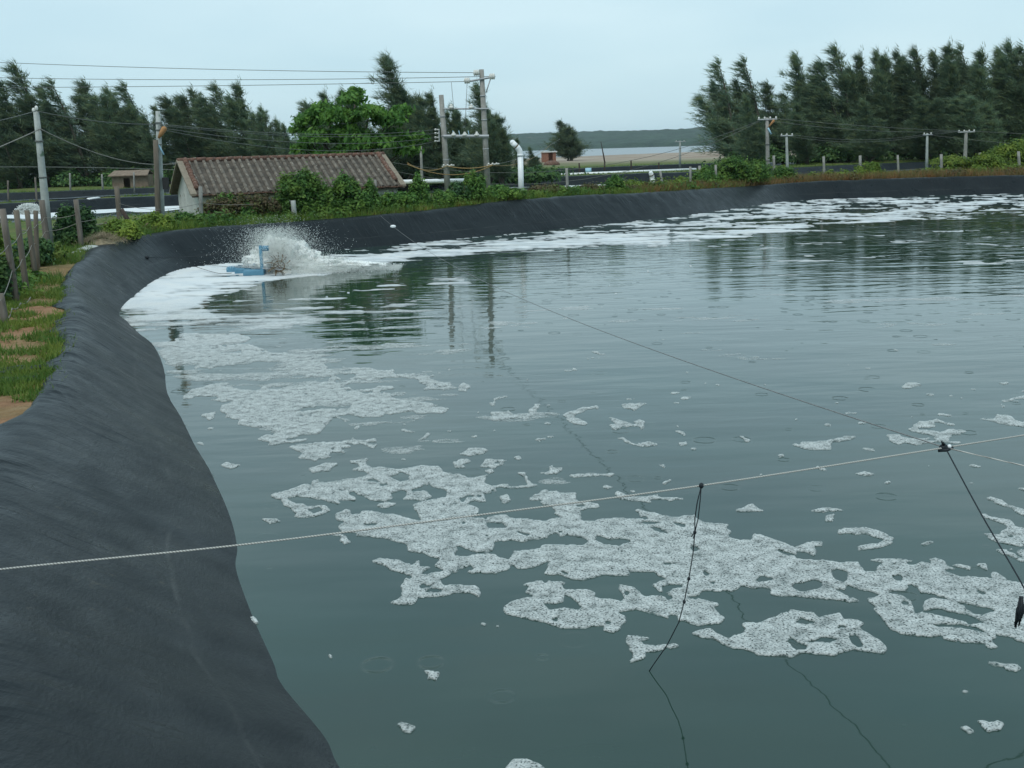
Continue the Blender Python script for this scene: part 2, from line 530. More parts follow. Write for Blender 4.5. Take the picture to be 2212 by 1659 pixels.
def liner_sheet(name, P, PS, Nn, H, S, z0, flat, fold=1.0, SLOPE=1.2, prof_n=(8, 34, 8)):
    """black plastic sheet from below the water up over the bank, with folds"""
    n = len(P)
    rows = []
    a, b, c = prof_n
    for k in range(a):                                   # under water
        t = k / a
        rows.append((-1.3 + 1.3 * t, -1.0 + 1.0 * t, 0.0))
    for k in range(b + 1):                               # slope
        t = k / b
        rows.append((t, t, 1.0))
    for k in range(1, c + 1):                            # crest and flat
        rows.append((1.0 + k / c, 1.0, 2.0))
    V = np.zeros((len(rows), n, 3))
    for r_, (u_, v_, kind) in enumerate(rows):
        if kind == 0.0:
            off = u_ * 1.1
            z = np.full(n, z0 + v_ * 0.9)
            base = P
        elif kind == 1.0:
            prof = v_
            # rounded shoulder: bend over before the crest
            zz = prof - 0.05 * np.clip((prof - 0.84) / 0.16, 0, 1) ** 2
            off = SLOPE * (H - z0) * prof
            z = z0 + (H - z0) * zz / 0.95 * 0.97
            base = P * (1 - prof) + PS * prof
        else:
            q = u_ - 1.0
            off = SLOPE * (H - z0) + flat * q
            z = z0 + (H - z0) * 0.97 + 0.03 * np.sin(np.pi * q) - 0.05 * q
            base = PS
        up = 0.0
        if fold > 0:
            # folds run down the slope, leaning along the bank
            vv = max(0.0, min(1.0, v_)) if kind == 1.0 else (1.0 if kind == 2.0 else 0.0)
            sk = S + 0.55 * vv * (H - z0)
            big = 0.75 * (fbm(sk * 0.30, np.full(n, vv * 0.6), 3, 3) - 0.5)
            rid = 1 - np.abs(2 * fbm(sk * 1.3 + 5, np.full(n, vv * 0.3 + 3.1), 11, 3) - 1)
            rid = np.clip(rid - 0.72, 0, 1) * 3.0
            zone = np.clip((fbm(S * 0.12, np.full(n, 0.5), 21, 2) - 0.38) * 4, 0.15, 1)
            fine = 1 - np.abs(2 * vnoise(sk * 5.5, np.full(n, vv * 0.5), 31) - 1)
            top = vv ** 2
            tiny = 1 - np.abs(2 * vnoise(sk * 13.0, np.full(n, vv * 0.9), 37) - 1)
            up = fold * (0.09 * big * (0.3 + vv) + 0.045 * rid * zone * (0.35 + 0.65 * vv) + 0.016 * fine * zone * (0.2 + top) + 0.012 * (tiny - 0.5) * top * top + 0.02 * (fine - 0.5) * top * top)
            if kind == 0.0: up = up * 0.0
        w = 0.75
        V[r_, :, 0] = base[:, 0] + Nn[:, 0] * (off - up * w * 0.7)
        V[r_, :, 1] = base[:, 1] + Nn[:, 1] * (off - up * w * 0.7)
        V[r_, :, 2] = z + up * w
        if kind == 1.0 and v_ == 0.0:
            V[r_, :, 2] = z0
    R_ = len(rows)
    idx = np.arange(R_ * n).reshape(R_, n)
    a_ = idx[:-1, :]
    b_ = np.roll(idx, -1, 1)[:-1, :]
    c_ = np.roll(idx, -1, 1)[1:, :]
    d_ = idx[1:, :]
    Fq = np.stack([a_, b_, c_, d_], -1).reshape(-1, 4)
    me = np_mesh(name, V.reshape(-1, 3), Fq)
    # u runs along the bank, v down the sheet (metres)
    across = np.array([r_[0] * (1.5 if r_[2] == 1.0 else 1.1) if r_[2] < 2 else 1.5 + (r_[0] - 1) * 0.5 for r_ in rows])
    uvv = np.stack([np.broadcast_to(S[None, :], (R_, n)), np.broadcast_to(across[:, None], (R_, n))], -1).reshape(-1, 2)
    li = np.empty(len(me.loops), dtype=np.int32)
    me.loops.foreach_get('vertex_index', li)
    ul = me.uv_layers.new(name='sheet')
    ul.data.foreach_set('uv', uvv[li].astype(np.float32).ravel())
    return me, V[-1]


def liner_material():
    m, t, b = new_mat('black pond liner')
    tc_ = N(t, 'ShaderNodeTexCoord')
    g = N(t, 'ShaderNodeNewGeometry')
    n1 = N(t, 'ShaderNodeTexNoise', Scale=0.9, Detail=5, Roughness=0.6)
    t.links.new(tc_.outputs['Object'], n1.inputs['Vector'])
    c = ramp(t, n1.outputs['Fac'], [(0.3, (0.007, 0.010, 0.012)), (0.7, (0.014, 0.018, 0.020))])
    # dried mud flecks and streaks
    mp_ = N(t, 'ShaderNodeMapping')
    mp_.inputs['Scale'].default_value = (1.0, 1.0, 0.25)
    t.links.new(tc_.outputs['Object'], mp_.inputs[0])
    n2 = N(t, 'ShaderNodeTexNoise', Scale=9.0, Detail=5, Roughness=0.7)
    t.links.new(mp_.outputs[0], n2.inputs['Vector'])
    n3 = N(t, 'ShaderNodeTexNoise', Scale=0.35, Detail=2)
    t.links.new(tc_.outputs['Object'], n3.inputs['Vector'])
    f = ramp(t, n2.outputs['Fac'], [(0.62, 0.0), (0.70, 1.0)])
    f3 = ramp(t, n3.outputs['Fac'], [(0.48, 0.0), (0.7, 0.75)])
    mm = N(t, 'ShaderNodeMath', operation='MULTIPLY')
    t.links.new(f, mm.inputs[0])
    t.links.new(f3, mm.inputs[1])
    c = mixc(t, mm.outputs[0], c, (0.11, 0.092, 0.062))
    # thin pale water-mark low on the bank
    sx = N(t, 'ShaderNodeSeparateXYZ')
    t.links.new(g.outputs['Position'], sx.inputs[0])
    n4 = N(t, 'ShaderNodeTexNoise', Scale=0.6, Detail=3)
    t.links.new(tc_.outputs['Object'], n4.inputs['Vector'])
    ad = N(t, 'ShaderNodeMath', operation='MULTIPLY_ADD')
    t.links.new(n4.outputs['Fac'], ad.inputs[0])
    ad.inputs[1].default_value = 0.16
    t.links.new(sx.outputs['Z'], ad.inputs[2])
    line = ramp(t, ad.outputs[0], [(0.405, 0.0), (0.425, 0.22), (0.44, 0.0)])
    mul = N(t, 'ShaderNodeMath', operation='MULTIPLY')
    t.links.new(line, mul.inputs[0])
    n5 = N(t, 'ShaderNodeTexNoise', Scale=1.4, Detail=4)
    t.links.new(tc_.outputs['Object'], n5.inputs['Vector'])
    t.links.new(ramp(t, n5.outputs['Fac'], [(0.4, 0.0), (0.6, 1.0)]), mul.inputs[1])
    c = mixc(t, mul.outputs[0], c, (0.16, 0.16, 0.15))
    t.links.new(c, b.inputs['Base Color'])
    n6 = N(t, 'ShaderNodeTexNoise', Scale=2.2, Detail=4)
    t.links.new(tc_.outputs['Object'], n6.inputs['Vector'])
    t.links.new(ramp(t, n6.outputs['Fac'], [(0.3, 0.26), (0.7, 0.44)]), b.inputs['Roughness'])
    b.inputs['Specular IOR Level'].default_value = 0.14
    mpb = N(t, 'ShaderNodeMapping')
    mpb.inputs['Rotation'].default_value = (0.2, 0.3, 0.5)
    mpb.inputs['Scale'].default_value = (1.0, 0.35, 1.0)
    t.links.new(tc_.outputs['Object'], mpb.inputs[0])
    nb = N(t, 'ShaderNodeTexNoise', Scale=38.0, Detail=3, Roughness=0.6)
    t.links.new(mpb.outputs[0], nb.inputs['Vector'])
    p = bump(t, b, nb.outputs['Fac'], 0.45, 0.012)
    nb2 = N(t, 'ShaderNodeTexNoise', Scale=5.0, Detail=4, Roughness=0.55)
    t.links.new(mpb.outputs[0], nb2.inputs['Vector'])
    p = bump(t, b, nb2.outputs['Fac'], 0.30, 0.05, p)
    # streaks pulled down the slope
    def streak(su, sv, skew, det, seedz):
        mu = N(t, 'ShaderNodeMapping')
        mu.inputs['Scale'].default_value = (su, sv, 1)
        mu.inputs['Rotation'].default_value = (0, 0, skew)
        mu.inputs['Location'].default_value = (seedz, 0, 0)
        t.links.new(tc_.outputs['UV'], mu.inputs[0])
        ns_ = N(t, 'ShaderNodeTexNoise', Scale=1.0, Detail=det, Roughness=0.6)
        t.links.new(mu.outputs[0], ns_.inputs['Vector'])
        return ns_.outputs['Fac']
    s1 = streak(9.0, 0.7, 0.12, 4, 3.0)
    msk = ramp(t, streak(0.35, 0.8, 0.3, 2, 9.0), [(0.38, 0.1), (0.62, 1.0)])
    # tighter creases where the sheet is stretched over the crest, smooth lower down and on the near bank
    us = N(t, 'ShaderNodeSeparateXYZ')
    t.links.new(tc_.outputs['UV'], us.inputs[0])
    cv = ramp(t, us.outputs['Y'], [(0.3, 0.25), (1.0, 1.0)])
    nr = N(t, 'ShaderNodeMapRange')
    nr.inputs['From Min'].default_value = 8.0
    nr.inputs['From Max'].default_value = 17.0
    nr.inputs['To Min'].default_value = 0.22
    t.links.new(sx.outputs['Y'], nr.inputs['Value'])
    cvn = N(t, 'ShaderNodeMath', operation='MULTIPLY')
    t.links.new(cv, cvn.inputs[0])
    t.links.new(nr.outputs[0], cvn.inputs[1])
    mk2 = N(t, 'ShaderNodeMath', operation='MULTIPLY')
    t.links.new(msk, mk2.inputs[0])
    t.links.new(cvn.outputs[0], mk2.inputs[1])
    msk = mk2.outputs[0]
    m1 = N(t, 'ShaderNodeMath', operation='MULTIPLY')
    t.links.new(s1, m1.inputs[0])
    t.links.new(msk, m1.inputs[1])
    p = bump(t, b, m1.outputs[0], 0.6, 0.045, p)
    s2 = streak(2.2, 0.5, -0.25, 3, 17.0)
    cr_ = ramp(t, s2, [(0.44, 0.0), (0.5, 1.0), (0.56, 0.0)])
    m2 = N(t, 'ShaderNodeMath', operation='MULTIPLY')
    t.links.new(cr_, m2.inputs[0])
    t.links.new(msk, m2.inputs[1])
    bump(t, b, m2.outputs[0], 0.6, 0.03, p)
    return m


MAT['liner'] = liner_material()
me, EDGE = liner_sheet('pond_liner', PC, PSM, NC, HC, SC, 0.0, FLAT, 1.0, KSL)
liner = link('pond_liner', me, MAT['liner'])
tag(liner, kind='structure')
EDGE2 = EDGE[:, :2]


# ---- water
def water_material(name, deep, rip=1.0, rough=0.03, rain=True):
    m, t, b = new_mat(name)
    g = N(t, 'ShaderNodeNewGeometry')
    b.inputs['Base Color'].default_value = (*deep, 1)
    n0 = N(t, 'ShaderNodeTexNoise', Scale=0.35, Detail=3)
    t.links.new(g.outputs['Position'], n0.inputs['Vector'])
    t.links.new(ramp(t, n0.outputs['Fac'], [(0.35, tuple(k * 0.85 for k in deep)), (0.65, tuple(k * 1.15 for k in deep))]), b.inputs['Base Color'])
    b.inputs['IOR'].default_value = 1.50
    b.inputs['Roughness'].default_value = rough
    # swell and ripples: longer across the view than along it
    def wav(scale, sx_, sy_, rot, det, dist=0.0):
        mp_ = N(t, 'ShaderNodeMapping')
        mp_.inputs['Scale'].default_value = (sx_, sy_, 1)
        mp_.inputs['Rotation'].default_value = (0, 0, rot)
        t.links.new(g.outputs['Position'], mp_.inputs[0])
        n_ = N(t, 'ShaderNodeTexNoise', Scale=scale, Detail=det, Roughness=0.5, Distortion=dist)
        t.links.new(mp_.outputs[0], n_.inputs['Vector'])
        return n_.outputs['Fac']
    w1 = wav(1.0, 0.35, 1.0, 0.15, 2)          # slow swell
    w2 = wav(2.6, 0.30, 1.0, -0.10, 2, 0.4)    # ripples 40 cm
    w3 = wav(9.0, 0.45, 1.0, 0.2, 3)           # small ripples
    # where the current roughens the surface: far side and stream from the aerator
    sx = N(t, 'ShaderNodeSeparateXYZ')
    t.links.new(g.outputs['Position'], sx.inputs[0])
    nm = wav(0.09, 1.0, 1.0, 0.5, 2)
    far = N(t, 'ShaderNodeMapRange')
    far.inputs['From Min'].default_value = 8.0
    far.inputs['From Max'].default_value = 34.0
    far.inputs['To Min'].default_value = 0.12
    far.inputs['To Max'].default_value = 1.0
    t.links.new(sx.outputs['Y'], far.inputs['Value'])
    patch = ramp(t, nm, [(0.35, 0.35), (0.6, 1.0)])
    ms = N(t, 'ShaderNodeMath', operation='MULTIPLY')
    t.links.new(far.outputs[0], ms.inputs[0])
    t.links.new(patch, ms.inputs[1])
    def scaled(h, k, use=True):
        q = N(t, 'ShaderNodeMath', operation='MULTIPLY')
        t.links.new(h, q.inputs[0])
        if use:
            r_ = N(t, 'ShaderNodeMath', operation='MULTIPLY')
            t.links.new(ms.outputs[0], r_.inputs[0])
            r_.inputs[1].default_value = k
            t.links.new(r_.outputs[0], q.inputs[1])
        else:
            q.inputs[1].default_value = k
        return q.outputs[0]
    def add(a, c):
        q = N(t, 'ShaderNodeMath', operation='ADD')
        t.links.new(a, q.inputs[0])
        t.links.new(c, q.inputs[1])
        return q.outputs[0]
    h = add(scaled(w1, 0.014 * rip, False), add(scaled(w2, 0.020 * rip), scaled(w3, 0.0030 * rip)))
    if rain:
        vo = N(t, 'ShaderNodeTexVoronoi', Scale=2.1, Randomness=1.0)
        t.links.new(g.outputs['Position'], vo.inputs['Vector'])
        sc = N(t, 'ShaderNodeSeparateColor')
        t.links.new(vo.outputs['Color'], sc.inputs[0])
        # ring radius differs per drop; only some cells hold one
        df = N(t, 'ShaderNodeMath', operation='MULTIPLY_ADD')
        t.links.new(sc.outputs[0], df.inputs[0])
        df.inputs[1].default_value = -0.30
        t.links.new(vo.outputs['Distance'], df.inputs[2])
        ab = N(t, 'ShaderNodeMath', operation='ABSOLUTE')
        t.links.new(df.outputs[0], ab.inputs[0])
        env = ramp(t, ab.outputs[0], [(0.0, 1.0), (0.06, 0.0)])
        sn = N(t, 'ShaderNodeMath', operation='MULTIPLY')
        t.links.new(df.outputs[0], sn.inputs[0])
        sn.inputs[1].default_value = 210.0
        co = N(t, 'ShaderNodeMath', operation='COSINE')
        t.links.new(sn.outputs[0], co.inputs[0])
        e2 = N(t, 'ShaderNodeMath', operation='MULTIPLY')
        t.links.new(co.outputs[0], e2.inputs[0])
        t.links.new(env, e2.inputs[1])
        act = ramp(t, sc.outputs[1], [(0.35, 0.0), (0.8, 1.0)])
        e3 = N(t, 'ShaderNodeMath', operation='MULTIPLY')
        t.links.new(e2.outputs[0], e3.inputs[0])
        t.links.new(act, e3.inputs[1])
        h = add(h, scaled(e3.outputs[0], 0.0008, False))
    bump(t, b, h, 1.0, 1.0)
    return m


MAT['water'] = water_material('green pond water', (0.018, 0.043, 0.032))
MAT['water_far'] = water_material('far pond water', (0.05, 0.08, 0.07), 1.0, 0.06, False)
wp = PC + NC * 0.25
me = np_mesh('pond_water', np.c_[wp, np.zeros(len(wp))], [tuple(range(len(wp)))][:1], False)
pond_water = link('pond_water', me, MAT['water'])
tag(pond_water, kind='structure')

# ---- neighbouring ponds: (outline, water level, rim)
PONDS = [
    (np.array([(-78, 46), (-50, 49), (-28, 53.5), (-19, 59), (-16, 72), (-20, 84.5), (-29, 82.0), (-36, 76.8), (-55, 71), (-80, 66)], float), 0.10, 0.88),
    (np.array([(-84, 72), (-55, 76), (-36, 81.8), (-29, 87.5), (-14, 93), (-12, 108), (-29, 104.5), (-45, 101.5), (-90, 96)], float), 0.10, 1.02),
    (np.array([(-6, 74), (8, 76), (20, 84), (34, 90), (48, 96), (47, 111), (38, 111), (26, 104.5), (12, 101.8), (0, 100.6), (-8, 96)], float), 0.12, 0.98),
    (np.array([(-6, 109), (12, 112), (26, 115.5), (33, 128), (28, 140), (10, 138.5), (-1, 137), (-9, 126)], float), 0.15, 1.0),
]
POND_EDGE = []
for k, (poly, zw, rim) in enumerate(PONDS):
    if 0.5 * np.sum(poly[:, 0] * np.roll(poly[:, 1], -1) - np.roll(poly[:, 0], -1) * poly[:, 1]) > 0:
        poly = poly[::-1].copy()
    P2, H2 = closed_curve(poly, np.full(len(poly), rim), lambda p: 0.5)
    S2 = np.concatenate([[0], np.cumsum(np.linalg.norm(np.diff(P2, axis=0), axis=1))])
    P2 = P2 + 0.15 * (np.stack([vnoise(S2 * 0.4, S2 * 0, 50 + k), vnoise(S2 * 0.4, S2 * 0 + 9, 51 + k)], 1) - 0.5)
    N2 = normals_out(P2, 2)
    H2 = H2 + 0.12 * (fbm(S2 * 0.12, S2 * 0 + k, 60) - 0.5)
    me, E2 = liner_sheet('pond_liner', P2, P2, N2, H2, S2, zw, 0.9, 0.8, 1.2, (2, 12, 3))
    tag(link('pond_liner', me, MAT['liner']), kind='structure')
    wq = P2 + N2 * 0.2
    me = np_mesh('pond_water', np.c_[wq, np.full(len(wq), zw)], [tuple(range(len(wq)))], False)
    tag(link('pond_water', me, MAT['water_far']), kind='structure')
    POND_EDGE.append((P2, N2, E2[:, :2], zw, rim))


# ---- ground: polar sheet out to the sea, sunk under the ponds
def ground_base(x, y):
    d = np.hypot(x, y)
    s = np.clip((d - 190) / (430.0 + 200 * np.clip(x / np.maximum(d, 1), 0, 0.25) * 4), 0, 1)
    z = 0.97 - 2.3 * s * s * (3 - 2 * s)
    z = z + 0.22 * (fbm(x * 0.12, y * 0.12, 70) - 0.5) + 0.10 * (fbm(x * 0.9, y * 0.9, 75) - 0.5)
    return z


def near_edge_h(x, y):
    """height of the main liner's outer edge near (x, y)"""
    P = EDGE[::6]
    out = np.zeros(len(x))
    for a in range(0, len(x), 4000):
        d = (x[a:a + 4000, None] - P[None, :, 0]) ** 2 + (y[a:a + 4000, None] - P[None, :, 1]) ** 2
        out[a:a + 4000] = P[np.argmin(d, 1), 2]
    return out


def ground_z(x, y, sunk=True):
    x = np.asarray(x, float).ravel()
    y = np.asarray(y, float).ravel()
    z = ground_base(x, y)
    sd = np.full(len(x), 50.0)
    nearm = (np.hypot(x - 22, y - 30) < 75)
    sd[nearm] = poly_sdf(x[nearm], y[nearm], EDGE2[::4])
    blend = np.clip(1 - sd / 4.0, 0, 1)
    k = (blend > 0)
    if k.any():
        he = near_edge_h(x[k], y[k])
        bl = blend[k] ** 1.2
        z[k] = z[k] * (1 - bl) + (he - 0.02) * bl
    if sunk:
        z = np.where(sd < -0.10, z - np.clip((-sd - 0.10) * 3.0, 0, 3.0), z)
    for (P2, N2, E2, zw, rim) in POND_EDGE:
        c = P2.mean(0)
        kk = np.hypot(x - c[0], y - c[1]) < 60
        if not kk.any(): continue
        s2 = poly_sdf(x[kk], y[kk], E2[::4])
        zz = z[kk]
        bl = np.clip(1 - s2 / 3.0, 0, 1)
        zz = zz * (1 - bl) + (rim - 0.06) * bl
        if sunk: zz = np.where(s2 < -0.10, zz - np.clip((-s2 - 0.10) * 4.0, 0, 3.0), zz)
        z[kk] = zz
    return z


def gz1(x, y):
    return float(ground_z(np.array([x]), np.array([y]), False)[0])


NA = 420
az = np.radians(np.linspace(-42, 42, NA))
ds = [2.0]
while ds[-1] < 175: ds.append(ds[-1] * 1.0085)
while ds[-1] < 900: ds.append(ds[-1] * 1.03)
ds = np.array(ds)
AZ, DS = np.meshgrid(az, ds)
GX, GY = (DS * np.sin(AZ)).ravel(), (DS * np.cos(AZ)).ravel()
GZ = ground_z(GX, GY)
GI = np.arange(len(GX)).reshape(len(ds), NA)
GF = np.stack([GI[:-1, :-1], GI[:-1, 1:], GI[1:, 1:], GI[1:, :-1]], -1).reshape(-1, 4)
# drop the part of the sheet that lies deep under the main pond
deep = (GZ < -1.3) & (np.hypot(GX, GY) < 90)
GF = GF[~deep[GF].all(1)]


def ground_material():
    m, t, b = new_mat('bank soil and turf')
    g = N(t, 'ShaderNodeNewGeometry')
    def nzz(scale, det=5):
        n_ = N(t, 'ShaderNodeTexNoise', Scale=scale, Detail=det, Roughness=0.6)
        t.links.new(g.outputs['Position'], n_.inputs['Vector'])
        return n_.outputs['Fac']
    soil = ramp(t, nzz(3.5, 9), [(0.25, (0.15, 0.08, 0.045)), (0.5, (0.28, 0.155, 0.085)), (0.75, (0.36, 0.235, 0.145))])
    turf = ramp(t, nzz(1.3), [(0.3, (0.05, 0.095, 0.022)), (0.7, (0.12, 0.155, 0.045))])
    f = ramp(t, nzz(0.55), [(0.46, 0.0), (0.56, 1.0)])
    dl = N(t, 'ShaderNodeVectorMath', operation='LENGTH')
    t.links.new(g.outputs['Position'], dl.inputs[0])
    gb = N(t, 'ShaderNodeMapRange')
    gb.inputs['From Min'].default_value = 24.0
    gb.inputs['From Max'].default_value = 40.0
    gb.inputs['To Max'].default_value = 0.85
    t.links.new(dl.outputs['Value'], gb.inputs['Value'])
    gm = N(t, 'ShaderNodeMath', operation='MULTIPLY_ADD')
    gm.use_clamp = True
    t.links.new(f, gm.inputs[0])
    gm.inputs[1].default_value = 0.25
    t.links.new(gb.outputs[0], gm.inputs[2])
    c = mixc(t, gm.outputs[0], soil, turf)
    # sand flats towards the sea
    sx = N(t, 'ShaderNodeVectorMath', operation='LENGTH')
    t.links.new(g.outputs['Position'], sx.inputs[0])
    fr = N(t, 'ShaderNodeMapRange')
    fr.inputs['From Min'].default_value = 150
    fr.inputs['From Max'].default_value = 210
    t.links.new(sx.outputs['Value'], fr.inputs['Value'])
    sand = ramp(t, nzz(0.03), [(0.4, (0.26, 0.20, 0.15)), (0.6, (0.38, 0.32, 0.26))])
    c = mixc(t, fr.outputs[0], c, sand)
    t.links.new(c, b.inputs['Base Color'])
    b.inputs['Roughness'].default_value = 0.95
    b.inputs['Specular IOR Level'].default_value = 0.15
    bump(t, b, nzz(9, 8), 0.9, 0.07)
    return m


MAT['ground'] = ground_material()
ground = link('ground', np_mesh('ground', np.c_[GX, GY, GZ], GF), MAT['ground'])
tag(ground, kind='structure')

# ---- sea and the wooded far shore
m, t, b = new_mat('pale sea')
b.inputs['Base Color'].default_value = (0.24, 0.26, 0.27, 1)
b.inputs['Roughness'].default_value = 0.35
b.inputs['IOR'].default_value = 1.33
g = N(t, 'ShaderNodeNewGeometry')
n_ = N(t, 'ShaderNodeTexNoise', Scale=0.25, Detail=3)
t.links.new(g.outputs['Position'], n_.inputs['Vector'])
bump(t, b, n_.outputs['Fac'], 0.3, 0.3)
MAT['sea'] = m
sea = MB()
sea.add([(-4200, 150, -0.75), (4200, 150, -0.75), (4200, 6200, -0.75), (-4200, 6200, -0.75)], [(0, 1, 2, 3)])
tag(sea.build('sea', MAT['sea'], smooth=False), kind='structure')

m, t, b = new_mat('wooded hill')
g = N(t, 'ShaderNodeNewGeometry')
n_ = N(t, 'ShaderNodeTexNoise', Scale=0.028, Detail=7, Roughness=0.75)
t.links.new(g.outputs['Position'], n_.inputs['Vector'])
hc = ramp(t, n_.outputs['Fac'], [(0.3, (0.010, 0.026, 0.018)), (0.55, (0.028, 0.058, 0.034)), (0.75, (0.05, 0.09, 0.05))])
n2 = N(t, 'ShaderNodeTexNoise', Scale=0.004, Detail=3)
t.links.new(g.outputs['Position'], n2.inputs['Vector'])
sz = N(t, 'ShaderNodeSeparateXYZ')
t.links.new(g.outputs['Position'], sz.inputs[0])
hc = mixc(t, ramp(t, n2.outputs['Fac'], [(0.60, 0.0), (0.66, 0.8)]), hc, (0.17, 0.085, 0.055))
t.links.new(hc, b.inputs['Base Color'])
b.inputs['Roughness'].default_value = 0.95
bump(t, b, n_.outputs['Fac'], 1.0, 6.0)
MAT['hill'] = m
hx = np.linspace(-1700, 1900, 620)
hy = np.concatenate([np.linspace(0, 60, 16), np.linspace(75, 900, 30)])
HX, HY = np.meshgrid(hx, hy)
shore = 2050 - 0.62 * np.clip(HX - 50, -300, 1900) + 70 * np.sin(HX * 0.011)
shore = np.clip(shore, 1000, 2400)
rise = np.clip(HY / 500.0, 0, 1) ** 0.55
ridge = 25 + 26 * fbm(HX * 0.0032 + 4, HX * 0, 90, 3) * 1.2 + 0.012 * np.clip(HX, 0, 900)
ridge *= np.clip((HX + 1700) / 400, 0.15, 1) * (shore / 1700.0)
trees_h = 13.0 * (fbm(HX * 0.045, (HY + shore) * 0.045, 95, 4) - 0.35) + 5 * np.clip(HY / 12, 0, 1)
HZ = -1.0 + ridge * rise * (0.75 + 0.5 * fbm(HX * 0.004, HY * 0.006, 97, 3)) + trees_h * np.clip(HY / 10, 0, 1)
HZ = -1.0 + (HZ + 1.0) * 0.66
hi = np.arange(HX.size).reshape(HX.shape)
hf = np.stack([hi[:-1, :-1], hi[:-1, 1:], hi[1:, 1:], hi[1:, :-1]], -1).reshape(-1, 4)
hills = link('hills', np_mesh('hills', np.c_[HX.ravel(), (HY + shore).ravel(), HZ.ravel()], hf), MAT['hill'])
tag(hills, kind='structure')


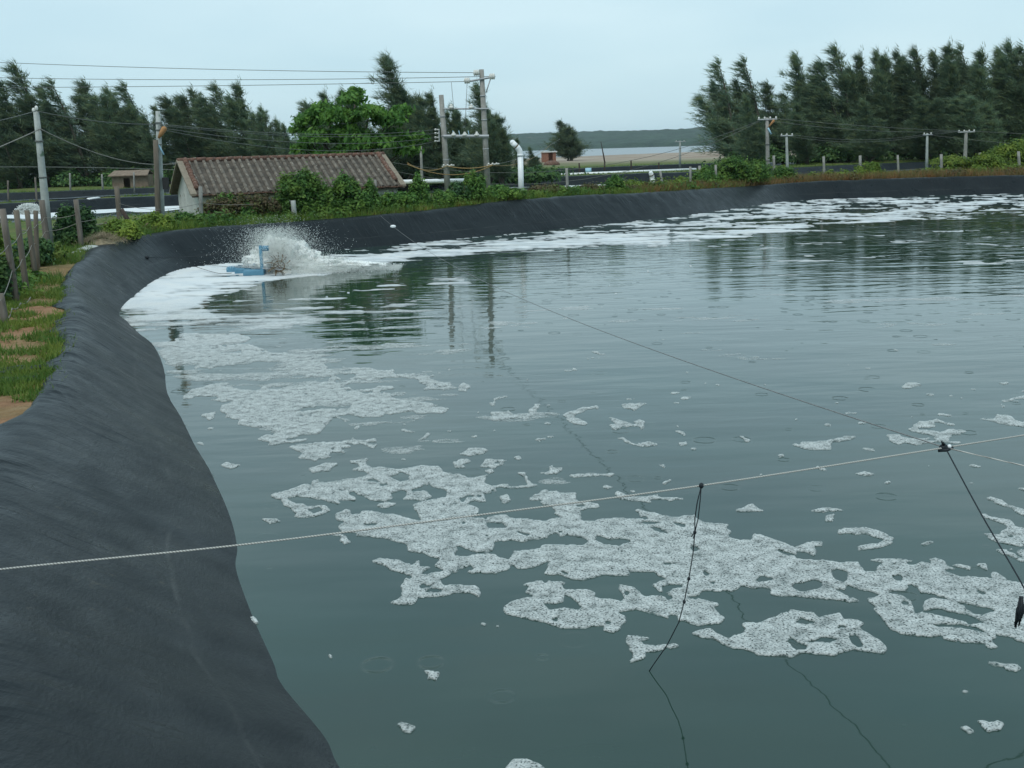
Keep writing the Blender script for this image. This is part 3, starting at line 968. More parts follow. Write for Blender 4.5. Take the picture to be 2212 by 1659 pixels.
# ================================================================== FOAM ON THE MAIN POND
# rafts outlined in eight close-ups of the pond: (x0, y0, scale) of each close-up in a 2304-wide frame
CR = {0: (400, 750, 3.16), 1: (560, 1000, 3.16), 2: (1100, 1060, 3.6867), 3: (1604, 1060, 3.16), 4: (1000, 780, 3.16), 5: (1604, 760, 3.16), 7: (500, 1350, 2.765), 8: (1400, 900, 2.0033)}
RAFTS = [
 (0, "0,0 0,235 60,225 110,265 160,235 260,255 370,255 470,215 480,190 600,175 760,185 880,175 840,135 700,140 600,115 540,80 480,20 360,0"),
 (0, "5,485 60,420 200,375 230,355 450,340 365,370 455,395 590,405 640,370 680,395 720,395 860,385 960,370 860,345 960,340 1010,300 930,320 880,270 720,255 880,190 1000,180 1080,190 1015,210 1085,240 1060,265 1150,270 1230,260 1200,240 1290,240 1390,265 1500,265 1540,250 1560,285 1680,285 1720,310 1830,290 1800,320 1960,370 1940,390 1900,415 1860,400 1700,405 1780,380 1720,355 1700,325 1600,310 1470,325 1380,355 1260,320 1220,350 1130,385 1270,375 1220,390 1330,400 1400,390 1430,375 1640,390 1620,425 1500,425 1490,450 1600,475 1830,505 1830,525 1960,530 1900,570 1720,580 1700,560 1520,580 1430,605 1330,600 1380,645 1310,665 1300,700 1250,680 1310,640 1320,610 1230,575 1140,590 1250,615 1200,655 1160,600 1100,595 1050,630 1030,700 930,750 800,775 760,770 700,800 640,805 660,775 570,765 700,690 560,660 440,655 430,610 320,610 350,575 300,570 320,510 440,480 290,490 200,485"),
 (0, "150,580 260,560 210,620 165,610"), (0, "205,660 280,665 235,690"), (0, "130,790 180,775 170,810"), (0, "420,855 545,800 550,815 470,860"), (0, "300,950 350,910 380,930 465,940 400,960"),
 (0, "790,810 850,780 960,770 1080,760 1160,755 1215,790 1200,840 1100,880 1000,890 960,910 940,900 860,885 900,850"), (0, "1175,750 1230,730 1290,745 1410,735 1450,785 1400,815 1370,805 1300,780 1190,780"),
 (0, "1610,665 1665,640 1660,660"), (0, "1605,690 1640,680 1685,695 1640,705"), (0, "1695,755 1760,705 1825,705 1770,740 1720,760"), (0, "1795,770 1930,745 1935,755 1810,780"), (0, "1995,410 2010,380 2060,355 2170,345 2100,385 2050,415"), (0, "1980,475 2030,458 2085,465 2050,485"), (0, "1860,262 1890,250 1925,262 1890,268"),
 (1, "420,180 450,150 540,120 625,130 600,155 570,185 660,205 700,190 750,165 745,145 700,135 700,110 830,98 800,130 850,160 1015,145 960,165 1090,170 1180,160 1240,155 1280,165 1360,165 1420,205 1500,200 1450,180 1440,125 1480,110 1590,125 1500,145 1570,160 1640,150 1660,112 1790,108 1790,150 1720,175 1730,195 1650,235 1660,275 1700,295 1820,280 1830,305 1950,290 1940,240 1885,200 1940,198 1990,265 2035,295 1900,315 1810,330 1780,310 1715,310 1740,340 1640,355 1685,415 1600,410 1540,425 1500,440 1610,460 1620,495 1560,520 1660,525 1700,530 1740,590 1850,600 1850,660 1720,690 1720,760 1680,785 1620,780 1500,720 1490,760 1450,790 1530,800 1700,785 1830,840 1850,890 1800,935 1600,925 1500,905 1400,950 1430,1000 1520,995 1660,990 1690,1045 1655,1085 1580,1040 1480,1050 1350,1080 1200,1080 1130,1120 985,1100 1050,1080 1110,1040 1130,960 1130,910 1050,900 970,895 840,840 850,825 930,800 1000,825 1080,850 1160,835 1190,870 1280,870 1240,905 1380,905 1300,860 1320,820 1200,785 1110,785 1110,740 1000,700 880,655 770,650 760,620 650,610 625,575 660,540 590,525 580,505 640,478 700,480 740,515 800,510 810,485 900,485 960,500 1080,520 1220,550 1210,510 1190,440 1260,405 1420,385 1460,330 1380,310 1290,275 1230,310 1150,330 1180,340 1290,335 1320,385 1240,395 1120,390 1140,345 1100,325 1000,345 1035,370 1000,390 880,395 810,370 740,335 700,340 745,370 740,400 600,400 645,430 590,435 520,410 400,385 300,380 220,400 290,430 490,440 545,475 445,515 310,505 270,460 210,440 125,370 150,345 250,320 400,285 440,290 440,245 500,250 560,265 580,245 670,240 660,215 560,205 500,215 430,205"),
 (1, "945,410 1010,405 1085,430 990,470 950,460"), (1, "1745,375 1790,368 1835,400 1780,415"), (1, "45,540 90,525 180,525 210,545 130,570 100,550"), (1, "545,650 640,620 690,655 745,690 680,705 640,690 630,650"), (1, "1480,75 1540,35 1620,30 1720,15 1780,40 1700,75 1570,90"), (1, "1835,85 1880,70 1910,95 1870,110"), (1, "1090,105 1120,95 1150,105 1120,112"), (1, "2040,205 2130,195 2130,160 2180,140 2230,150 2200,200 2140,222"), (1, "30,1215 80,1205 105,1240 95,1262 60,1250"),
 (2, "0,390 120,355 180,355 250,385 340,385 480,405 520,390 620,385 560,340 530,310 470,280 420,245 340,240 310,220 390,200 385,165 420,150 450,170 520,155 560,185 730,180 735,250 880,255 915,290 770,330 800,390 900,400 1100,380 1280,385 1300,405 1260,380 1250,340 1200,320 1260,308 1320,330 1500,365 1560,370 1680,350 1720,380 1790,410 1960,435 2000,470 2065,505 2010,545 2100,570 2212,620 2400,700 2500,760 2500,1000 2212,990 2060,960 1980,1000 1880,1015 1800,1005 1790,1050 1650,1055 1760,1070 1850,1095 1970,1115 1910,1130 1970,1200 1920,1250 1750,1265 1640,1240 1500,1230 1300,1180 1200,1155 1060,1180 1175,1260 1145,1310 1080,1345 1000,1330 1005,1290 900,1290 800,1315 620,1305 480,1260 330,1230 130,1190 115,1150 200,1110 430,1060 350,1020 345,990 360,975 320,950 390,918 590,920 650,980 740,1000 820,1000 900,1055 1080,1075 1060,1000 1100,960 1220,970 1280,1020 1400,1015 1500,1060 1530,1040 1400,985 1410,960 1375,930 1480,905 1400,880 1380,845 1250,850 1190,850 1180,875 1080,885 900,880 740,905 620,890 560,870 450,865 450,800 500,760 420,775 350,815 220,815 150,790 125,735 150,690 160,655 260,660 400,640 390,605 470,610 700,610 760,615 830,575 720,545 600,530 560,545 530,515 450,530 440,550 330,555 250,575 180,560 60,570 0,560"),
 (2, "1050,185 1110,165 1200,195 1320,205 1460,175 1440,195 1560,205 1690,230 1580,230 1500,240 1430,250 1200,245 1110,225"), (2, "945,130 980,115 1055,135 1000,150"), (2, "1200,150 1250,142 1285,155 1240,165"), (2, "1415,95 1500,70 1535,88 1440,108"), (2, "640,55 680,30 850,10 1010,5 970,35 880,28 720,55"), (2, "390,15 480,5 580,0 560,30 460,38"), (2, "2010,305 2130,265 2180,290 2212,290 2140,325 2060,328"),
 (2, "1150,1410 1200,1370 1300,1375 1390,1395 1340,1415 1270,1425 1290,1450 1400,1470 1580,1450 1625,1465 1560,1490 1400,1495 1300,1500 1240,1560 1170,1590 1130,1580 1190,1540 1180,1500 1150,1450"), (2, "30,1275 70,1268 75,1282 40,1290"),
 (3, "-200,380 0,360 110,375 120,400 185,430 130,470 240,500 290,545 440,590 540,600 550,625 780,635 960,660 1070,655 1110,695 1180,695 1230,670 1120,635 1250,630 1420,640 1560,655 1545,620 1600,610 1680,635 1670,655 1740,690 1650,715 1720,745 1850,750 1990,765 1970,720 2030,715 2100,770 2212,790 2600,830 2700,1250 2212,1220 2110,1180 2060,1165 2000,1160 2065,1200 2000,1210 2050,1255 2000,1272 1950,1250 1940,1230 1800,1220 1650,1190 1640,1165 1500,1165 1400,1140 1270,1105 1210,1060 1170,1010 1115,970 1140,955 1090,910 1230,880 1190,875 1050,845 970,810 940,855 820,850 900,870 1050,925 980,935 800,920 650,915 440,905 370,890 400,855 290,850 180,820 100,860 0,870 -200,870"),
 (3, "205,485 250,480 300,490 340,455 390,465 440,500 540,540 570,550 660,515 800,505 805,550 730,550 755,580 700,610 620,580 560,575 550,590 470,575 380,570 300,545"),
 (3, "900,415 1050,410 1140,405 1220,425 1275,475 1240,490 1230,515 1150,550 1050,572 1015,545 1050,525 1160,510 1190,485 1120,460 1000,445 910,445"),
 (3, "0,1100 50,1130 150,1175 230,1120 200,1080 300,1085 420,1040 520,1020 510,995 570,1005 690,1015 740,1055 880,1040 930,1075 1030,1080 1075,1105 1030,1130 1110,1170 1180,1200 1220,1270 1180,1305 1050,1295 950,1280 830,1335 700,1320 550,1320 450,1300 300,1300 240,1260 120,1225 80,1200 -40,1180 -120,1140 -60,1110"),
 (3, "130,262 220,240 240,225 270,230 325,262 250,270 180,282"), (3, "640,270 750,260 820,275 940,300 900,308 800,295 740,305"), (3, "750,320 845,322 845,365 790,365"), (3, "1425,515 1500,495 1545,505 1480,530"), (3, "1710,660 1780,645 1840,665 1810,695"), (3, "1880,650 1950,655 1970,700 1930,690"), (3, "1920,200 1960,190 2080,220 2212,275 2300,340 2212,335 2100,255"), (3, "1880,300 1950,305 2060,335 2100,340 2165,390 2500,395 2500,530 2212,530 2080,510 2000,470 1925,430 2000,435 2080,450 2100,425 2130,405 2040,360 1920,330"), (3, "2015,550 2120,545 2400,570 2400,670 2212,660 2120,620 2060,605"), (3, "2145,120 2400,110 2400,170 2212,150"), (3, "1030,15 1100,5 1170,25 1100,35"), (3, "1230,85 1260,72 1290,88 1250,98"), (3, "1445,40 1485,40 1465,48"), (3, "1810,85 1845,78 1880,90 1850,100"), (3, "345,380 425,385 390,393"), (3, "505,485 550,485 530,497"), (3, "1909,1375 1960,1365 2060,1400 2130,1395 2190,1440 2150,1460 2080,1450 2040,1420 1950,1400"),
 (4, "275,525 310,470 370,460 425,465 435,445 460,450 465,485 540,490 585,480 590,440 640,410 670,412 640,460 660,478 605,500 600,525 520,515 440,515 400,530"), (4, "850,495 880,470 1000,430 1100,415 1140,425 1100,440 1010,455 1015,475 940,490 990,515 1040,550 990,560 920,545 890,515"), (4, "1105,515 1190,505 1250,535 1310,545 1370,520 1450,540 1430,580 1400,595 1370,570 1250,570 1230,615 1200,595 1160,575 1140,540"), (4, "1220,630 1250,625 1310,660 1370,685 1450,670 1515,700 1450,710 1380,700 1290,675 1225,655"), (4, "1225,365 1270,345 1310,340 1375,365 1320,382"), (4, "1290,415 1350,395 1450,405 1380,420 1385,440 1340,455 1310,440"), (4, "1540,345 1600,325 1810,318 1740,330 1770,355 1740,378 1660,380 1700,352"), (4, "625,665 670,645 780,660 700,665 690,685 780,705 845,720 800,730 740,705 640,690"), (4, "945,715 990,695 1028,710 1010,728"), (4, "460,675 520,670 545,700 490,705"), (4, "440,785 490,765 525,790 480,808"), (4, "650,900 740,895 740,850 800,835 860,850 840,880 780,915 700,915"), (4, "1505,850 1560,840 1610,850 1550,872"), (4, "1630,560 1690,570 1660,577"), (4, "1640,605 1710,600 1725,635 1690,632"), (4, "1650,685 1690,675 1720,700 1680,705"),
 (4, "985,32 1100,36 1060,48 1180,52 1080,66"), (4, "995,92 1130,76 1080,98 1030,110"), (4, "820,172 880,148 935,150 930,167 860,180"), (4, "540,242 630,230 600,248"), (4, "190,75 240,71 215,84"), (4, "1685,32 1760,16 1840,30 1800,40"), (4, "515,162 585,156 550,170"), (4, "645,160 690,164 660,172"), (4, "1715,178 1775,172 1740,183"), (4, "325,375 380,355 450,358 400,372 350,382"), (4, "300,405 370,385 385,398 350,428"), (4, "320,555 375,540 370,555"), (4, "80,375 130,362 190,372 130,392"), (4, "200,410 250,408 225,422"), (4, "700,422 725,413 745,423 725,433"),
 (5, "1345,330 1390,310 1440,325 1510,345 1450,365 1380,360"), (5, "590,770 660,740 840,720 960,705 1030,705 1040,720 960,740 850,740 830,790 700,797"), (5, "850,660 890,620 960,603 1010,630 990,660 940,680 900,670"), (5, "910,540 980,530 1050,540 1040,558 990,550"), (5, "1185,685 1250,685 1370,690 1340,700 1440,720 1540,710 1580,705 1490,680 1380,650 1380,620 1430,585 1590,570 1620,595 1725,615 1670,622 1590,595 1530,605 1560,625 1470,635 1480,645 1600,655 1680,645 1825,675 1770,680 1700,690 1650,730 1770,740 1700,750 1600,740 1500,762 1380,750 1320,765 1250,735 1250,710 1200,705"), (5, "1600,550 1650,530 1740,550 1680,555"), (5, "1880,510 1960,500 2000,460 2120,430 2212,410 2400,420 2212,450 2110,475 2080,510 1950,520"), (5, "1885,575 1990,570 2030,550 2110,560 2140,580 2212,600 2400,630 2212,640 2100,620 2020,600"), (5, "1030,785 1100,790 1195,815 1140,812"), (5, "450,825 490,820 540,865 490,860"), (5, "700,915 730,908 795,945 750,945"), (5, "280,970 360,980 310,985"), (5, "410,760 440,752 440,765"), (5, "210,440 255,442 230,452"), (5, "2025,325 2070,315 2110,328 2060,338"), (5, "1820,915 1870,910 1945,930 1880,930"), (5, "1510,905 1550,900 1530,912"), (5, "1050,885 1118,888 1080,892"),
 (7, "195,95 235,88 260,115 240,145 215,120"), (7, "665,357 685,347 705,355 690,367"), (7, "1230,440 1280,437 1330,450 1295,485 1225,488 1255,460"), (7, "1070,780 1110,762 1150,780 1195,785 1195,810 1150,832 1100,810"), (7, "1595,150 1620,138 1650,152 1620,168"), (7, "1680,155 1710,155 1695,163"), (7, "1770,1045 1830,1010 1900,995 1960,1010 2000,1040 2000,1080 1770,1080"),
 (8, "1590,1440 1630,1432 1655,1440 1690,1430 1722,1450 1700,1475 1660,1490"), (8, "1520,1475 1550,1468 1590,1490 1560,1497"), (8, "1497,1320 1525,1310 1557,1322 1525,1332"),
]
HOLES = [
 (1, "985,225 1080,195 1175,210 1160,245 1090,265"), (1, "370,465 450,450 480,470 430,490"), (1, "1250,1050 1300,1020 1420,1025 1330,1045"), (1, "1240,1005 1380,990 1300,1015"), (1, "815,265 910,255 940,275"), (1, "780,565 940,550 880,570"),
 (2, "500,1130 590,1130 680,1100 680,1045 730,1060 830,1130 790,1165 680,1145 550,1170"), (2, "870,560 1000,580 1120,590 1160,605 1080,620 950,605"), (2, "1300,465 1400,480 1500,540 1380,510"), (2, "1260,410 1420,410 1340,435 1280,430"), (2, "1520,415 1650,440 1650,470 1600,460"), (2, "1650,1058 1760,1060 1740,1085"), (2, "1810,920 1870,910 1890,945"), (2, "390,1170 460,1180 420,1190"), (2, "560,1250 640,1230 600,1260"), (2, "0,420 130,430 140,470 30,470"), (2, "230,485 320,510 310,530"),
 (3, "320,780 360,750 415,755 415,790 340,800"), (3, "555,820 590,795 660,800 720,780 780,800 760,850 670,870 600,850"), (3, "860,705 930,690 1000,695 1000,745 940,785 890,770"), (3, "1280,755 1330,750 1340,800 1310,800"), (3, "1370,830 1440,840 1470,885 1560,890 1690,920 1570,910 1530,940 1540,990 1460,990 1440,930 1360,895 1250,870 1370,870"), (3, "1740,930 1850,945 2050,990 1950,1015 1870,1000 1830,960"), (3, "1530,995 1660,975 1750,1000 1850,1020 1950,1085 1850,1090 1700,1030 1600,1010"), (3, "1580,1075 1700,1090 1870,1105 1970,1155 1850,1130 1640,1100"),
 (3, "540,1095 590,1062 710,1080 690,1100"), (3, "640,1215 740,1205 860,1215 780,1238"), (3, "920,1180 970,1175 1035,1240 990,1265 940,1230"), (3, "850,1130 920,1115 930,1135"), (3, "530,1230 610,1225 580,1240"),
]
# looser foam towards the far bank: (share of the surface covered, outline)
ZONES = [
 (0.30, "360,790 700,770 960,800 1010,880 760,960 560,930 400,880"), (0.16, "560,960 1250,860 1500,960 1250,1060 800,1000"),
 (0.22, "420,640 1000,600 1100,700 960,800 600,810 430,760"), (0.44, "420,640 780,640 800,720 640,800 430,760"), (0.72, "262,690 430,650 480,690 640,700 640,740 540,790 370,800 345,760 300,725"), (0.62, "280,690 420,640 470,720 420,780 370,760"),
 (0.97, "240,680 290,636 345,596 400,574 480,562 560,575 650,600 560,622 470,634 440,650 420,668 330,690"),
 (0.55, "640,560 900,520 1150,495 1300,480 1500,458 1700,430 1850,424 2000,419 2500,408 2500,452 2212,462 2000,474 1800,492 1600,512 1350,530 1100,545 900,562 700,590"),
 (0.58, "1300,480 1500,458 1700,430 1800,424 1800,490 1600,512 1400,525"),
 (0.92, "600,605 640,560 720,556 900,538 1100,520 1300,503 1450,492 1450,524 1300,534 1100,546 900,560 760,582 690,600"),
 (0.84, "1450,492 1600,490 1800,480 2000,459 2212,446 2500,436 2500,450 2212,456 2000,471 1800,492 1600,512 1450,524"),
 (0.95, "690,548 900,526 1000,516 1010,520 900,532 700,554"),
 (0.07, "1150,660 2400,560 2400,800 1500,800 1000,760"),
 (0.13, "1500,520 2400,470 2400,580 1700,600"),
]


def poly_d(c, s):
    x0, y0, k = CR[c]
    q = np.array([[float(v) for v in p.split(',')] for p in s.split()])
    return (np.array([x0, y0]) + q / k) / 1.0416


GS = 1.7
gx = np.arange(-190, 2410, GS)
gy = np.arange(404, 1700, GS)
NX, NY = len(gx), len(gy)
DXg, DYg = np.meshgrid(gx, gy)
# the same lattice laid out on the water, in metres
dd = F_[None, None, :] + RV * ((DXg - 1106) / FD)[..., None] - UV * ((DYg - 829.5) / FD)[..., None]
tt = -CAM_H / dd[..., 2]
WX, WY = dd[..., 0] * tt, dd[..., 1] * tt
px_m = np.abs(np.gradient(WY, axis=0)) + 1e-6


def blur(A, n, r_=1):
    for _ in range(n):
        B = A.copy()
        for s in range(1, r_ + 1):
            B += np.roll(A, s, 0) + np.roll(A, -s, 0)
        A = B / (2 * r_ + 1)
        B = A.copy()
        for s in range(1, r_ + 1):
            B += np.roll(A, s, 1) + np.roll(A, -s, 1)
        A = B / (2 * r_ + 1)
    return A


# ragged raft edges: wander of a few centimetres on the water
def wander(seed):
    return (fbm(WX * 2.1, WY * 2.1, seed, 4, 0.6) - 0.5)


wa = np.clip(0.06 + 0.005 * WY, 0.06, 0.3)
wx_, wy_ = wander(101) * wa * 2.2, wander(131) * wa * 2.2
sxp = FD / np.maximum(WY, 3)
DXw = DXg + np.clip(wx_ * sxp, -14, 14)
DYw = DYg + np.clip(wy_ * sxp * (CAM_H / np.maximum(WY, 3)) * 1.0, -9, 9)


def fill(polys, X, Y, val=1.0):
    A = np.zeros(X.shape)
    for pl in polys:
        x0, x1 = pl[:, 0].min() - 22, pl[:, 0].max() + 22
        y0, y1 = pl[:, 1].min() - 16, pl[:, 1].max() + 16
        i0, i1 = np.searchsorted(gx, [x0, x1])
        j0, j1 = np.searchsorted(gy, [y0, y1])
        if i1 <= i0 or j1 <= j0: continue
        sub = in_poly(X[j0:j1, i0:i1], Y[j0:j1, i0:i1], pl)
        A[j0:j1, i0:i1] = np.maximum(A[j0:j1, i0:i1], sub * val)
    return A


raft = fill([poly_d(c, s) for c, s in RAFTS], DXw, DYw)
hole = fill([poly_d(c, s) for c, s in HOLES], DXw, DYw)
# tiny gaps and crumbs
crumb = fbm(WX * 5.0, WY * 5.0, 151, 2)
pin = (fbm(WX * 7.5 + 40, WY * 6.0, 161, 2) > 0.83)
lace = (fbm(WX * 1.5 + 3, WY * 2.3, 165, 4, 0.6) > 0.61) & (WY > 11.5)
raft = raft * (1 - hole) * (1 - pin) * (1 - lace)
specks = (fbm(WX * 4.2, WY * 4.2, 171, 2) > 0.83) & (fbm(WX * 0.35, WY * 0.35, 181, 2) > 0.52) & (DYg < 1150)
raft = np.maximum(raft, specks * 1.0)
raft_f = blur(raft, 1) - 0.5
zone = np.zeros(DXg.shape)
for dens, s in ZONES:
    q = np.array([[float(v) for v in p.split(',')] for p in s.split()])
    zone = np.maximum(zone, blur(in_poly(DXg, DYg, q) * dens, 2, 3))
nn = 0.55 * fbm(WX * 0.8, WY * 1.25, 191, 4, 0.65) + 0.45 * fbm(WX * 0.35 + 7, WY * 2.2, 195, 4, 0.6)
nn = np.clip((nn - 0.5) * 2.9 + 0.5, 0.02, 0.985)
zone_f = np.where(zone > 0.02, zone - nn, -1.0) * 1.2
field = np.maximum(np.clip(raft_f, -0.5, 0.5), np.clip(zone_f, -0.5, 0.5))
# keep foam inside the waterline and out of the aerator's own patch of churned water
sdw = np.full(field.shape, -5.0)
band = field > -0.45
ins = in_poly(WX, WY, (PC + NC * 0.05)[::3])
field = np.where(ins, field, -0.5)


def march(field, X, Y, name, thick, z0=0.002):
    """outline the field at zero and build the foam as a low raised sheet"""
    ny, nx = field.shape
    pos = field > 0
    vid = -np.ones(field.shape, dtype=np.int64)
    V, Fc = [], []
    use = np.argwhere(pos)
    vid[pos] = np.arange(len(use))
    zz = z0 + thick * np.clip(field[pos] * 2.2, 0, 1) ** 0.7
    V = np.c_[X[pos], Y[pos], zz]
    c00, c10, c11, c01 = pos[:-1, :-1], pos[:-1, 1:], pos[1:, 1:], pos[1:, :-1]
    full = c00 & c10 & c11 & c01
    mixd = (c00 | c10 | c11 | c01) & ~full
    j, i = np.nonzero(full)
    quads = np.stack([vid[j, i], vid[j, i + 1], vid[j + 1, i + 1], vid[j + 1, i]], 1)
    extra, ecache, polys = [], {}, []
    nb = len(V)

    def ev(a, b_):
        k = (a, b_) if a < b_ else (b_, a)
        if k in ecache: return ecache[k]
        fa, fb = field[a], field[b_]
        t_ = fa / (fa - fb)
        extra.append((X[a] + (X[b_] - X[a]) * t_, Y[a] + (Y[b_] - Y[a]) * t_, z0))
        ecache[k] = nb + len(extra) - 1
        return ecache[k]
    for j, i in np.argwhere(mixd):
        cs = [(j, i), (j, i + 1), (j + 1, i + 1), (j + 1, i)]
        pl = []
        for k in range(4):
            a, b_ = cs[k], cs[(k + 1) % 4]
            if pos[a]: pl.append(int(vid[a]))
            if pos[a] != pos[b_]: pl.append(ev(a, b_))
        if len(pl) >= 3: polys.append(tuple(pl))
    allV = np.vstack([V, np.array(extra)]) if extra else V
    tris = []
    for p in polys:
        for k in range(1, len(p) - 1): tris.append((p[0], p[k], p[k + 1]))
    tri = np.array(tris, dtype=np.int64).reshape(-1, 3)
    q1 = quads[:, [0, 1, 2]]
    q2 = quads[:, [0, 2, 3]]
    alltri = np.vstack([q1, q2, tri])
    # image rows run towards the camera, so flip to face up
    return np_mesh(name, allV, alltri[:, ::-1])


def foam_material():
    m, t, b = new_mat('bubble foam')
    g = N(t, 'ShaderNodeNewGeometry')
    v = N(t, 'ShaderNodeTexVoronoi', Scale=60.0)
    t.links.new(g.outputs['Position'], v.inputs['Vector'])
    n1 = N(t, 'ShaderNodeTexNoise', Scale=58.0, Detail=3, Roughness=0.65)
    t.links.new(g.outputs['Position'], n1.inputs['Vector'])
    n2 = N(t, 'ShaderNodeTexNoise', Scale=1.2, Detail=4)
    t.links.new(g.outputs['Position'], n2.inputs['Vector'])
    sx = N(t, 'ShaderNodeSeparateXYZ')
    t.links.new(g.outputs['Position'], sx.inputs[0])
    # fresh foam by the aerator and in its stream is thick and white; old drifting foam is thin and bubbly
    age = N(t, 'ShaderNodeMapRange')
    age.inputs['From Min'].default_value = 19.0
    age.inputs['From Max'].default_value = 29.0
    t.links.new(sx.outputs['Y'], age.inputs['Value'])
    old = ramp(t, n1.outputs['Fac'], [(0.32, (0.34, 0.37, 0.35)), (0.46, (0.54, 0.57, 0.55)), (0.66, (0.70, 0.72, 0.69))])
    cream = ramp(t, n2.outputs['Fac'], [(0.3, (0.62, 0.66, 0.67)), (0.5, (0.74, 0.76, 0.76)), (0.75, (0.80, 0.79, 0.75))])
    c = mixc(t, age.outputs[0], old, cream)
    t.links.new(c, b.inputs['Base Color'])
    b.inputs['Roughness'].default_value = 0.55
    b.inputs['Specular IOR Level'].default_value = 0.4
    p = bump(t, b, v.outputs['Distance'], 0.8, 0.012)
    bump(t, b, n1.outputs['Fac'], 0.5, 0.012, p)
    # gaps between bubbles let the water show
    gap = ramp(t, n1.outputs['Fac'], [(0.36, 0.60), (0.47, 0.0)])
    n6 = N(t, 'ShaderNodeTexNoise', Scale=7.0, Detail=5, Roughness=0.7)
    t.links.new(g.outputs['Position'], n6.inputs['Vector'])
    thin = ramp(t, n6.outputs['Fac'], [(0.34, 0.62), (0.5, 0.26), (0.66, 0.06)])
    ad = N(t, 'ShaderNodeMath', operation='ADD')
    t.links.new(gap, ad.inputs[0])
    t.links.new(thin, ad.inputs[1])
    iv = N(t, 'ShaderNodeMath', operation='SUBTRACT')
    iv.inputs[0].default_value = 1.0
    t.links.new(age.outputs[0], iv.inputs[1])
    ml = N(t, 'ShaderNodeMath', operation='MULTIPLY')
    ml.use_clamp = True
    t.links.new(ad.outputs[0], ml.inputs[0])
    t.links.new(iv.outputs[0], ml.inputs[1])
    # the foam is thinnest at the rim of each raft
    rim = N(t, 'ShaderNodeMapRange')
    rim.inputs['From Min'].default_value = 0.002
    rim.inputs['From Max'].default_value = 0.013
    rim.inputs['To Min'].default_value = 0.48
    rim.inputs['To Max'].default_value = 0.0
    t.links.new(sx.outputs['Z'], rim.inputs['Value'])
    # milky streaks drawn out by the current
    ms_ = N(t, 'ShaderNodeMapping')
    ms_.inputs['Scale'].default_value = (0.55, 2.6, 1)
    t.links.new(g.outputs['Position'], ms_.inputs[0])
    n3 = N(t, 'ShaderNodeTexNoise', Scale=1.0, Detail=6, Roughness=0.65)
    t.links.new(ms_.outputs[0], n3.inputs['Vector'])
    stx = N(t, 'ShaderNodeMapRange')
    stx.inputs['From Min'].default_value = -9.0
    stx.inputs['From Max'].default_value = -2.0
    t.links.new(sx.outputs['X'], stx.inputs['Value'])
    stk = N(t, 'ShaderNodeMath', operation='MULTIPLY')
    t.links.new(ramp(t, n3.outputs['Fac'], [(0.42, 0.0), (0.66, 0.42)]), stk.inputs[0])
    t.links.new(stx.outputs[0], stk.inputs[1])
    stm = N(t, 'ShaderNodeMath', operation='MULTIPLY')
    t.links.new(stk.outputs[0], stm.inputs[0])
    t.links.new(age.outputs[0], stm.inputs[1])
    a1 = N(t, 'ShaderNodeMath', operation='ADD')
    t.links.new(ml.outputs[0], a1.inputs[0])
    t.links.new(rim.outputs[0], a1.inputs[1])
    ml = N(t, 'ShaderNodeMath', operation='ADD')
    ml.use_clamp = True
    t.links.new(a1.outputs[0], ml.inputs[0])
    t.links.new(stm.outputs[0], ml.inputs[1])
    tr = N(t, 'ShaderNodeBsdfTransparent')
    mx = N(t, 'ShaderNodeMixShader')
    t.links.new(ml.outputs[0], mx.inputs[0])
    t.links.new(b.outputs[0], mx.inputs[1])
    t.links.new(tr.outputs[0], mx.inputs[2])
    t.links.new(mx.outputs[0], t.nodes['Material Output'].inputs[0])
    return m


MAT['foam'] = foam_material()
foam = link('pond_foam', march(field, WX, WY, 'pond_foam', 0.012), MAT['foam'])
tag(foam, 'white bubbly foam drifting over the green pond water', 'foam', kind='stuff')

# foam along the far side of the two neighbouring ponds that show water
for (k, ia, ib, wd) in ((0, 0.45, 0.98, 6.5), (2, 0.40, 0.96, 4.0)):
    P2, N2, E2, zw, rim = POND_EDGE[k]
    far_ = np.arange(len(P2))
    V, Q = [], []
    sel = [i for i in far_ if N2[i, 1] > 0.25]
    runs = []
    for i in sel:
        if runs and i == runs[-1][-1] + 1: runs[-1].append(i)
        else: runs.append([i])
    for run in runs:
        b0 = len(V)
        for q, i in enumerate(run):
            w_ = wd * (0.45 + 0.9 * float(vnoise(np.array([i * 0.35]), np.array([0.0]), 77)[0]))
            s_ = 0.05 + 0.5 * float(vnoise(np.array([i * 0.9]), np.array([3.0]), 78)[0])
            for (off) in (s_, s_ + w_ * 0.5, s_ + w_):
                p = P2[i] - N2[i] * off
                V.append((p[0], p[1], zw + 0.006 + (0.02 if off not in (s_, s_ + w_) else 0)))
        for q in range(len(run) - 1):
            for r_ in range(2):
                a = b0 + q * 3 + r_
                Q.append((a, a + 1, a + 4, a + 3))
    o = link('pond_foam', np_mesh('pond_foam', np.array(V), Q), MAT['foam'])
    tag(o, 'band of white foam along the far side of a pond behind the %s' % ('fence on the left' if k == 0 else 'short white pipe'), 'foam', kind='stuff')


# ================================================================== PLANTS
def tri_mesh(name, A):
    """A (n,3,3) loose triangles or (n,4,3) loose quads"""
    n, k, _ = A.shape
    return np_mesh(name, A.reshape(-1, 3), np.arange(n * k).reshape(n, k), smooth=False)


def rand_dirs(n, r):
    v = r.normal(size=(n, 3))
    return v / np.linalg.norm(v, axis=1)[:, None]


def blades(P, D, L, Wd, r):
    """thin triangles starting at P, pointing along D"""
    D = D / np.linalg.norm(D, axis=1)[:, None]
    side = np.cross(D, rand_dirs(len(P), r))
    side /= np.linalg.norm(side, axis=1)[:, None] + 1e-9
    side *= (Wd / 2)[:, None]
    return np.stack([P - side, P + side, P + D * L[:, None]], 1)


